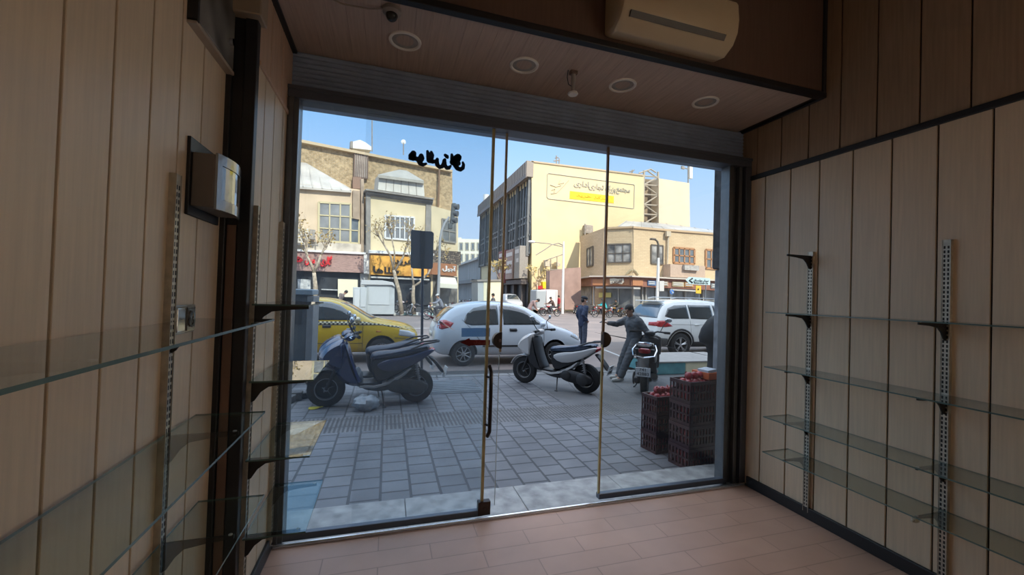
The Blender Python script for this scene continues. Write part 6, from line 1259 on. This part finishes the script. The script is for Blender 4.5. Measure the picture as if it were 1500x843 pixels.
# ---- motorbikes
def motorbike(label, loc, rz, tank, group=None, lean=0):
    r = T('motorcycle', label, 'motorcycle', loc, rz, group); r.rotation_euler = (lean, 0, rz)
    rimb = mat('bike rim', (.36, .36, .36), .35, metal=.7)
    for x in (-.62, .62):
        M = Matrix.Translation((x, 0, .30)) @ Matrix.Rotation(PI/2, 4, 'X'); mb = MB(); mb.lathe([(.245, -.035), (.28, -.05), (.30, -.02), (.30, .02), (.28, .05), (.245, .035)], 22, M, 0, True); t_ = mb.build('wheel', tyre, r)
        mb = MB(); mb.lathe([(.225, -.02), (.25, -.025), (.25, .025), (.225, .02)], 22, M, 0, True); mb.tube([M @ V((0, 0, -.06)), M @ V((0, 0, .06))], .045, 8)
        for k in range(8): a = PI/4*k; mb.tube([M @ V((0, 0, 0)), M @ V((.23*math.cos(a), .23*math.sin(a), 0))], .006, 4)
        mb.build('rim', rimb, t_)
    mb = MB(); mb.tube([(.62, -.07, .30), (.42, -.07, .82)], .022, 6); mb.build('fork_leg', chromev, r); mb = MB(); mb.tube([(.62, .07, .30), (.42, .07, .82)], .022, 6); mb.build('fork_leg', chromev, r)
    mb = MB(); mb.tube([(.40, 0, .86), (.36, .12, .95), (.26, .34, .97)], .013, 6); mb.tube([(.40, 0, .86), (.36, -.12, .95), (.26, -.34, .97)], .013, 6); mb.build('handlebar', blkp, r)
    mb = MB(); mb.sphere((.50, 0, .80), .09, (.8, 1, 1)); mb.build('headlamp', clr, r)
    mb = MB(); pillow(mb, chaikin([(.38, .74), (.34, .86), (.15, .88), (-.05, .78), (-.02, .70)], 2), .11, .04); mb.build('fuel_tank', tank, r, smooth=60)
    mb = MB(); pillow(mb, chaikin([(-.02, .76), (-.04, .70), (-.62, .74), (-.72, .84), (-.50, .80)], 2), .11, .03); mb.build('seat', mat('bike seat', (.015, .015, .016), .5), r, smooth=60)
    mb = MB(); pillow(mb, [(.22, .28), (.24, .58), (.05, .66), (-.15, .60), (-.18, .30)], .12, .03); mb.build('engine', mat('engine grey', (.16, .16, .16), .4, metal=.6, noise=.4, nscale=20), r)
    mb = MB(); mb.tube([(.36, 0, .80), (.24, 0, .40), (-.15, 0, .34), (-.62, 0, .30)], .022, 6); mb.tube([(.36, 0, .80), (-.1, 0, .70), (-.62, 0, .72)], .02, 6); mb.tube([(-.62, .09, .30), (-.45, .10, .68)], .02, 6); mb.build('frame', blkp, r)
    mb = MB(); mb.tube([(.10, -.13, .30), (-.2, -.15, .24), (-.78, -.16, .34)], [.02, .03, .045], 8); mb.build('exhaust', chromev, r)
    arcs = [(-.62+.34*math.cos(a), .30+.34*math.sin(a)) for a in [math.radians(x) for x in range(30, 160, 16)]]+[(-.62+.315*math.cos(a), .30+.315*math.sin(a)) for a in [math.radians(x) for x in range(158, 28, -16)]]
    mb = MB(); pillow(mb, arcs, .06, .004); mb.build('rear_fender', tank, r, smooth=50)
    arcs = [(.62+.33*math.cos(a), .30+.33*math.sin(a)) for a in [math.radians(x) for x in range(40, 150, 16)]]+[(.62+.31*math.cos(a), .30+.31*math.sin(a)) for a in [math.radians(x) for x in range(148, 38, -16)]]
    mb = MB(); pillow(mb, arcs, .05, .004); mb.build('front_fender', tank, r, smooth=50)
    mb = MB(); pillow(mb, [(-.70, .80), (-.80, .80), (-.80, .72), (-.72, .70)], .06, .01); mb.build('tail_lamp', redl_, r)
    return r
redp = mat('red bike paint', (.40, .02, .03), .3, coat=.5); blackp = mat('black bike paint', (.02, .02, .022), .3, coat=.5); bluep = mat('blue bike paint', (.05, .09, .2), .3, coat=.5); orap = mat('orange bike paint', (.5, .24, .03), .3)
def ridden(label_b, label_p, px, py, Y, rz, tank, jk, tr_, hat=None, size=1):
    c = atY(px, py, Y); c.z = ZR_; b_ = motorbike(label_b, c, rz, tank)
    p_ = person(label_p, c, rz, ride(), (jk, tr_, shoe_b), False, None, 0, hat)
    return b_
brownj = cloth('brown jacket', (.10, .06, .05)); greyj = cloth('grey jacket', (.20, .21, .24)); drk = cloth('dark trousers', (.04, .04, .05)); helm = mat('pale helmet', (.5, .5, .48), .4); turq = cloth('turquoise jacket', (.03, .42, .45)); redj = cloth('red jacket', (.45, .04, .05)); mauve = cloth('mauve coat', (.26, .18, .17))
ridden('grey motorcycle ridden left behind the road sign post', 'rider in a grey jacket and pale helmet behind the road sign post', 640, 460, 25.5, PI, mat('grey bike paint', (.22, .22, .22), .35), greyj, drk, helm)
ridden('red motorcycle ridden left before the white van', 'rider in a brown jacket on the red motorcycle before the white van', 806, 462, 31.5, PI, redp, brownj, drk, cloth('black helmet', (.02, .02, .02)))
ridden('red motorcycle beyond the navy suited man, to his right', 'rider in a turquoise jacket right of the navy suited man', 882, 464, 30.5, PI*.93, redp, turq, drk, cloth('dark helmet', (.05, .06, .07)))
ridden('orange motorcycle standing right of the turquoise jacketed rider', 'rider in dark clothes on the orange motorcycle', 901, 462, 31.5, PI*1.1, orap, cloth('dark olive jacket', (.06, .055, .04)), drk)
c = atY(818, 456, 37); c.z = ZR_; person('person in a red jacket standing right of the white van', c, PI, stand(), (redj, drk, shoe_b), False)
c = atY(776, 452, 24); c.z = ZR_; person('stooping person in a mauve coat behind the hatchback windscreen', c, math.radians(-10), stand(waist=(.05, 0, 1.08), chest=(.20, 0, 1.25), neck=(.36, 0, 1.34), head=(.44, 0, 1.36), shoulderL=(.22, .18, 1.32), shoulderR=(.22, -.18, 1.32), elbowL=(.30, .23, 1.06), elbowR=(.30, -.23, 1.06), wristL=(.42, .2, .86), wristR=(.42, -.2, .86), handL=(.45, .2, .8), handR=(.45, -.2, .8)), (mauve, cloth('plum trousers', (.20, .10, .10)), shoe_b), False, None, 0, None, False, .15)
c = atY(722, 456, 25); c.z = ZR_; person('person in a dark grey jacket standing before the cream kiosk', c, PI, stand(elbowR=(.12, -.24, 1.16), wristR=(.34, -.2, 1.2), handR=(.42, -.18, 1.22), elbowL=(.10, .24, 1.15), wristL=(.32, .2, 1.15), handL=(.4, .18, 1.16)), (cloth('dark grey jacket', (.09, .09, .10)), drk, shoe_b), False)
c = atY(601, 456, 29.5); c.z = ZR_+.16; person('person in a long black coat and pale cap by the orange sign shop', c, PI*.5, stand(), (cloth('black coat', (.02, .02, .024)), drk, shoe_b), False, None, 0, helm, False, .3)
c = atY(498, 452, 27.5); c.z = ZR_; person('hunched person in a grey brown coat left of the grey kiosk', c, 0, stand(chest=(.10, 0, 1.28), neck=(.2, 0, 1.42), head=(.27, 0, 1.48)), (cloth('grey brown coat', (.16, .13, .12)), drk, shoe_b), False, None, 0, None, False, .2)
# parked rows
protoB = motorbike('dark motorcycle parked nearest the road in the row by the side street', V((0, 0, 0)), 0, blackp); used = False
rnd = random.Random(11); row = [(668, 458, 28), (662, 458, 29), (667, 457, 31.2), (673, 456, 32.4), (679, 455.5, 33.6), (685, 455, 34.8), (690, 454, 36.2), (694, 453, 37.8), (676, 452, 39.4), (684, 451.5, 41.5), (691, 451, 44), (670, 451, 36.4), (678, 452, 46), (686, 452, 48.5), (693, 452, 51), (700, 452, 40), (670, 452, 30)]
row.sort(key=lambda q: q[2])
for k, (px, py, Y) in enumerate(row):
    c = atY(px, py, Y); c.z = ZR_; rz = rnd.choice((0, PI))+.55+rnd.uniform(-.15, .15)
    o = protoB if not used else dup(protoB); used = True; o.location = c; o.rotation_euler = (.12, 0, rz)
    o['label'] = 'dark motorcycle in the parked row at the left mouth of the side street'; o['group'] = 'motorcycles parked at the side street'
for k, (px, py, Y) in enumerate(((842, 456, 36), (854, 455, 36.3), (908, 455, 32.3), (920, 455, 32.0), (932, 455, 31.8), (868, 455, 34.2))):
    c = atY(px, py, Y); c.z = ZR_; o = dup(protoB, c, 0); o.rotation_euler = (.1, 0, 1.25+rnd.uniform(-.1, .1)); lf__ = px < 890
    o['label'] = 'dark motorcycle parked against the rosy brown wall by the corner shop' if lf__ else 'dark motorcycle parked at the corner shop window, left of the white car'; o['group'] = 'motorcycles by the rosy wall' if lf__ else 'motorcycles at the shop window'
c = atY(591, 456, 29.4); c.z = ZR_+.16; motorbike('red and white motorcycle parked on the far pavement right of the grey kiosk', c, PI*.8, mat('white red bike', (.6, .5, .5), .4))
c = atY(614, 457, 28.8); c.z = ZR_+.0; motorbike('black motorcycle parked at the far kerb behind the sign post', c, PI*.9, blackp)
# white box van and far cars
PV = Plane((0, 35.2), (10, 35.2)); vn = T('cargo_van', 'small white box van behind the red motorcycle rider', 'van', PV.at(800, 450)); vn.location.z = ZR_
v0, v1, vc = PV.at(785.5, 440).x, PV.at(817, 440).x, PV.at(801, 424.5).z
mb = MB(); mb.b2((v0+1.0, 35.2, ZR_+.55), (v1, 37.0, vc)); mb.build('cargo_box', mat('rosy white van', (.66, .58, .54), .5), vn, True, bevel=.08); mb = MB(); mb.b2((v0, 35.22, ZR_+.5), (v0+1.0, 36.98, vc-.05)); mb.build('cab', mat('grey van cab', (.34, .36, .36), .4), vn, True, bevel=.12)
mb = MB(); mb.b2((v0-.1, 35.25, ZR_+.35), (v1, 36.9, ZR_+.6)); mb.build('chassis', mat('white bumper', (.55, .54, .52), .5), vn, True, bevel=.04)
mb = MB(); mb.b2((v0+1.95, 35.185, ZR_+.7), (v0+1.98, 35.2, vc-.1)); mb.build('door_seam', greyst, vn, True)
for x in (v0+.6, v1-.7):
    for y in (35.3, 36.8): M = Matrix.Translation((x, y, ZR_+.30)) @ Matrix.Rotation(PI/2, 4, 'X'); mb = MB(); mb.lathe([(.0, -.09), (.28, -.09), (.30, 0), (.28, .09), (0, .09)], 18, M); mb.build('wheel', tyre, vn, True)
far = [('small silver car in the side street mouth behind the mauve coated person', 12.5, 0, 41.5, mat('silver car paint', (.42, .42, .41), .3, coat=.5), -1.62), ('dark car waiting in the side street right of the cream kiosk', 10.3, 0, 44.5, mat('dark car paint', (.08, .08, .09), .3, coat=.5), -1.57)]
for lab, px, py, Y, pm, a in far:
    r = T('parked_car', lab, 'car', (px, Y, ZR_), a)
    mb = MB(); mb.loft([ringc(s) for s in st]); mb.build('body', pm, r, sub=1)
    mb = MB(); mb.b2((2.34, -.6, .45), (2.36, .6, .62)); mb.build('grille', under, r)
    mb = MB(); mb.prism([(1.18, -.62, 1.2), (1.18, .62, 1.2), (.66, .5, 1.62), (.66, -.5, 1.62)], (.03, 0, .02)); mb.build('windscreen', carglass, r)
    for s in (-1, 1):
        mb = MB(); mb.box((2.2, s*.6, .78), (.12, .26, .14)); mb.build('headlamp', clr, r, bevel=.02)
        for x in (-1.35, 1.35): M = Matrix.Translation((x, s*.80, .36)) @ Matrix.Rotation(PI/2, 4, 'X'); mb = MB(); mb.lathe([(0, -.12), (.33, -.12), (.36, 0), (.33, .12), (0, .12)], 18, M); mb.build('wheel', tyre, r)
kb2 = T('display_stand', 'yellow and red display box over the white van', 'display', atY(798, 425, 41)); PD = Plane((0, 41), (10, 41)); kb2.location.z = ZR_; mb = MB(); pp(mb, PD, [(795, 413), (803.5, 413), (803.5, 423), (795, 423)], 0, .6); mb.build('yellow_box', mat('bright yellow', (.80, .58, .02), .5), kb2, True, bevel=.03); mb = MB(); pp(mb, PD, [(788, 419), (795, 419), (795, 424), (788, 424)], 0, .6); pp(mb, PD, [(788, 424), (803.5, 424), (803.5, 450), (788, 450)], -.1, .4); mb.build('red_box', mat('bright red', (.45, .03, .03), .5), kb2, True)
# ---- bare street trees
bark = mat('pale bark', (.44, .36, .26), .85, noise=.5, nscale=6, dark=(.22, .17, .12)); leafm = mat('dry leaf', (.44, .30, .10), .7, noise=.4, nscale=3); leafy = mat('yellow autumn leaf', (.46, .35, .13), .7, noise=.4, nscale=3)
def tree(label, pts, rad, lim, seed, leaf, nleaf, lsize=.10, depth=4):
    """trunk through measured points, then forking limbs; lim = list of first limbs (polyline, radius)"""
    r = T('bare_tree', label, 'tree', pts[0]); rn = random.Random(seed); mb = MB(); n = len(pts); mb.tube(pts, [rad*(1-.35*i/(n-1)) for i in range(n)], 9); tips = []
    def grow(p, d, ln, ra, lv):
        q = [p]; dd = d
        for k in range(3): dd = (dd+V((rn.uniform(-.22, .22), rn.uniform(-.22, .22), rn.uniform(-.05, .22)))).normalized(); q.append(q[-1]+dd*ln/3)
        mb.tube(q, [ra*(1-.14*i) for i in range(4)], 5); tips.extend(q[2:])
        if lv > 0:
            for _ in range(3 if lv > 1 else 2): grow(q[rn.choice((2, 3))], (dd+V((rn.uniform(-.8, .8), rn.uniform(-.6, .6), rn.uniform(-.2, .5)))).normalized(), ln*.68, ra*.58, lv-1)
    for pl_2, ra in lim:
        mb.tube(pl_2, [ra*(1-.3*i/(len(pl_2)-1)) for i in range(len(pl_2))], 7); d = (pl_2[-1]-pl_2[-2]).normalized()
        for _ in range(3): grow(pl_2[-1], (d+V((rn.uniform(-.6, .6), rn.uniform(-.5, .5), rn.uniform(-.1, .5)))).normalized(), .9, ra*.6, depth-2)
    mb.build('trunk', bark, r, True, smooth=180)
    mb = MB()
    for _ in range(nleaf):
        p = rn.choice(tips)+V((rn.uniform(-.25, .25), rn.uniform(-.25, .25), rn.uniform(-.3, .2))); a = V((rn.uniform(-1, 1), rn.uniform(-1, 1), rn.uniform(-1, 1))).normalized()*lsize; b = a.orthogonal().normalized()*lsize*.6
        mb.prism([p-a, p+b, p+a, p-b], a.cross(b).normalized()*.01)
    tag(mb.build('leaves', leaf, r, True, smooth=0), kind='stuff'); return r
YT = 29.0
def tp(x, y, dy=0): return atY(x, y, YT+dy)
g = lambda x: V((atY(x, 450, YT).x, YT, ZR_+.1))
tree('bare pale tree before the red lettered shop sign at far left', [g(462), tp(462, 420), tp(460, 400)], .17, [([tp(460, 400), tp(455, 385), tp(449, 374)], .09), ([tp(460, 400), tp(466, 386), tp(470, 374)], .09), ([tp(460, 400), tp(452, 378), tp(445, 355)], .05)], 2, leafm, 160)
tree('bare tree with a few dry leaves before the orange shop sign', [g(589), tp(585, 430), tp(580, 410), tp(577, 396)], .16, [([tp(577, 396), tp(572, 375), tp(562, 358)], .08), ([tp(578, 398), tp(590, 378), tp(596, 360)], .08), ([tp(577, 394), tp(578, 370), tp(574, 350)], .06)], 5, leafm, 280, .07)
tree('forked pale bare tree right of the orange sign by the sign post', [g(607), tp(605, 432), tp(606, 418)], .15, [([tp(606, 418), tp(604, 405), tp(603, 390)], .08), ([tp(606, 420), tp(616, 413), tp(628, 400), tp(634, 385)], .08)], 9, leafm, 160, .09)
YT = 45; tree('young tree with yellow leaves standing behind the cream kiosk', [g(733), tp(733, 430), tp(732, 412)], .12, [([tp(732, 412), tp(728, 402)], .06), ([tp(732, 412), tp(737, 402)], .06), ([tp(732, 412), tp(733, 398)], .06)], 13, leafy, 260, .14, 3)
YT = 41; tree('small yellow leaved tree at the office corner above the white van', [g(787), tp(787, 425), tp(787, 413)], .1, [([tp(787, 413), tp(784, 408)], .05), ([tp(787, 413), tp(791, 408)], .05)], 17, leafy, 110, .13, 3)
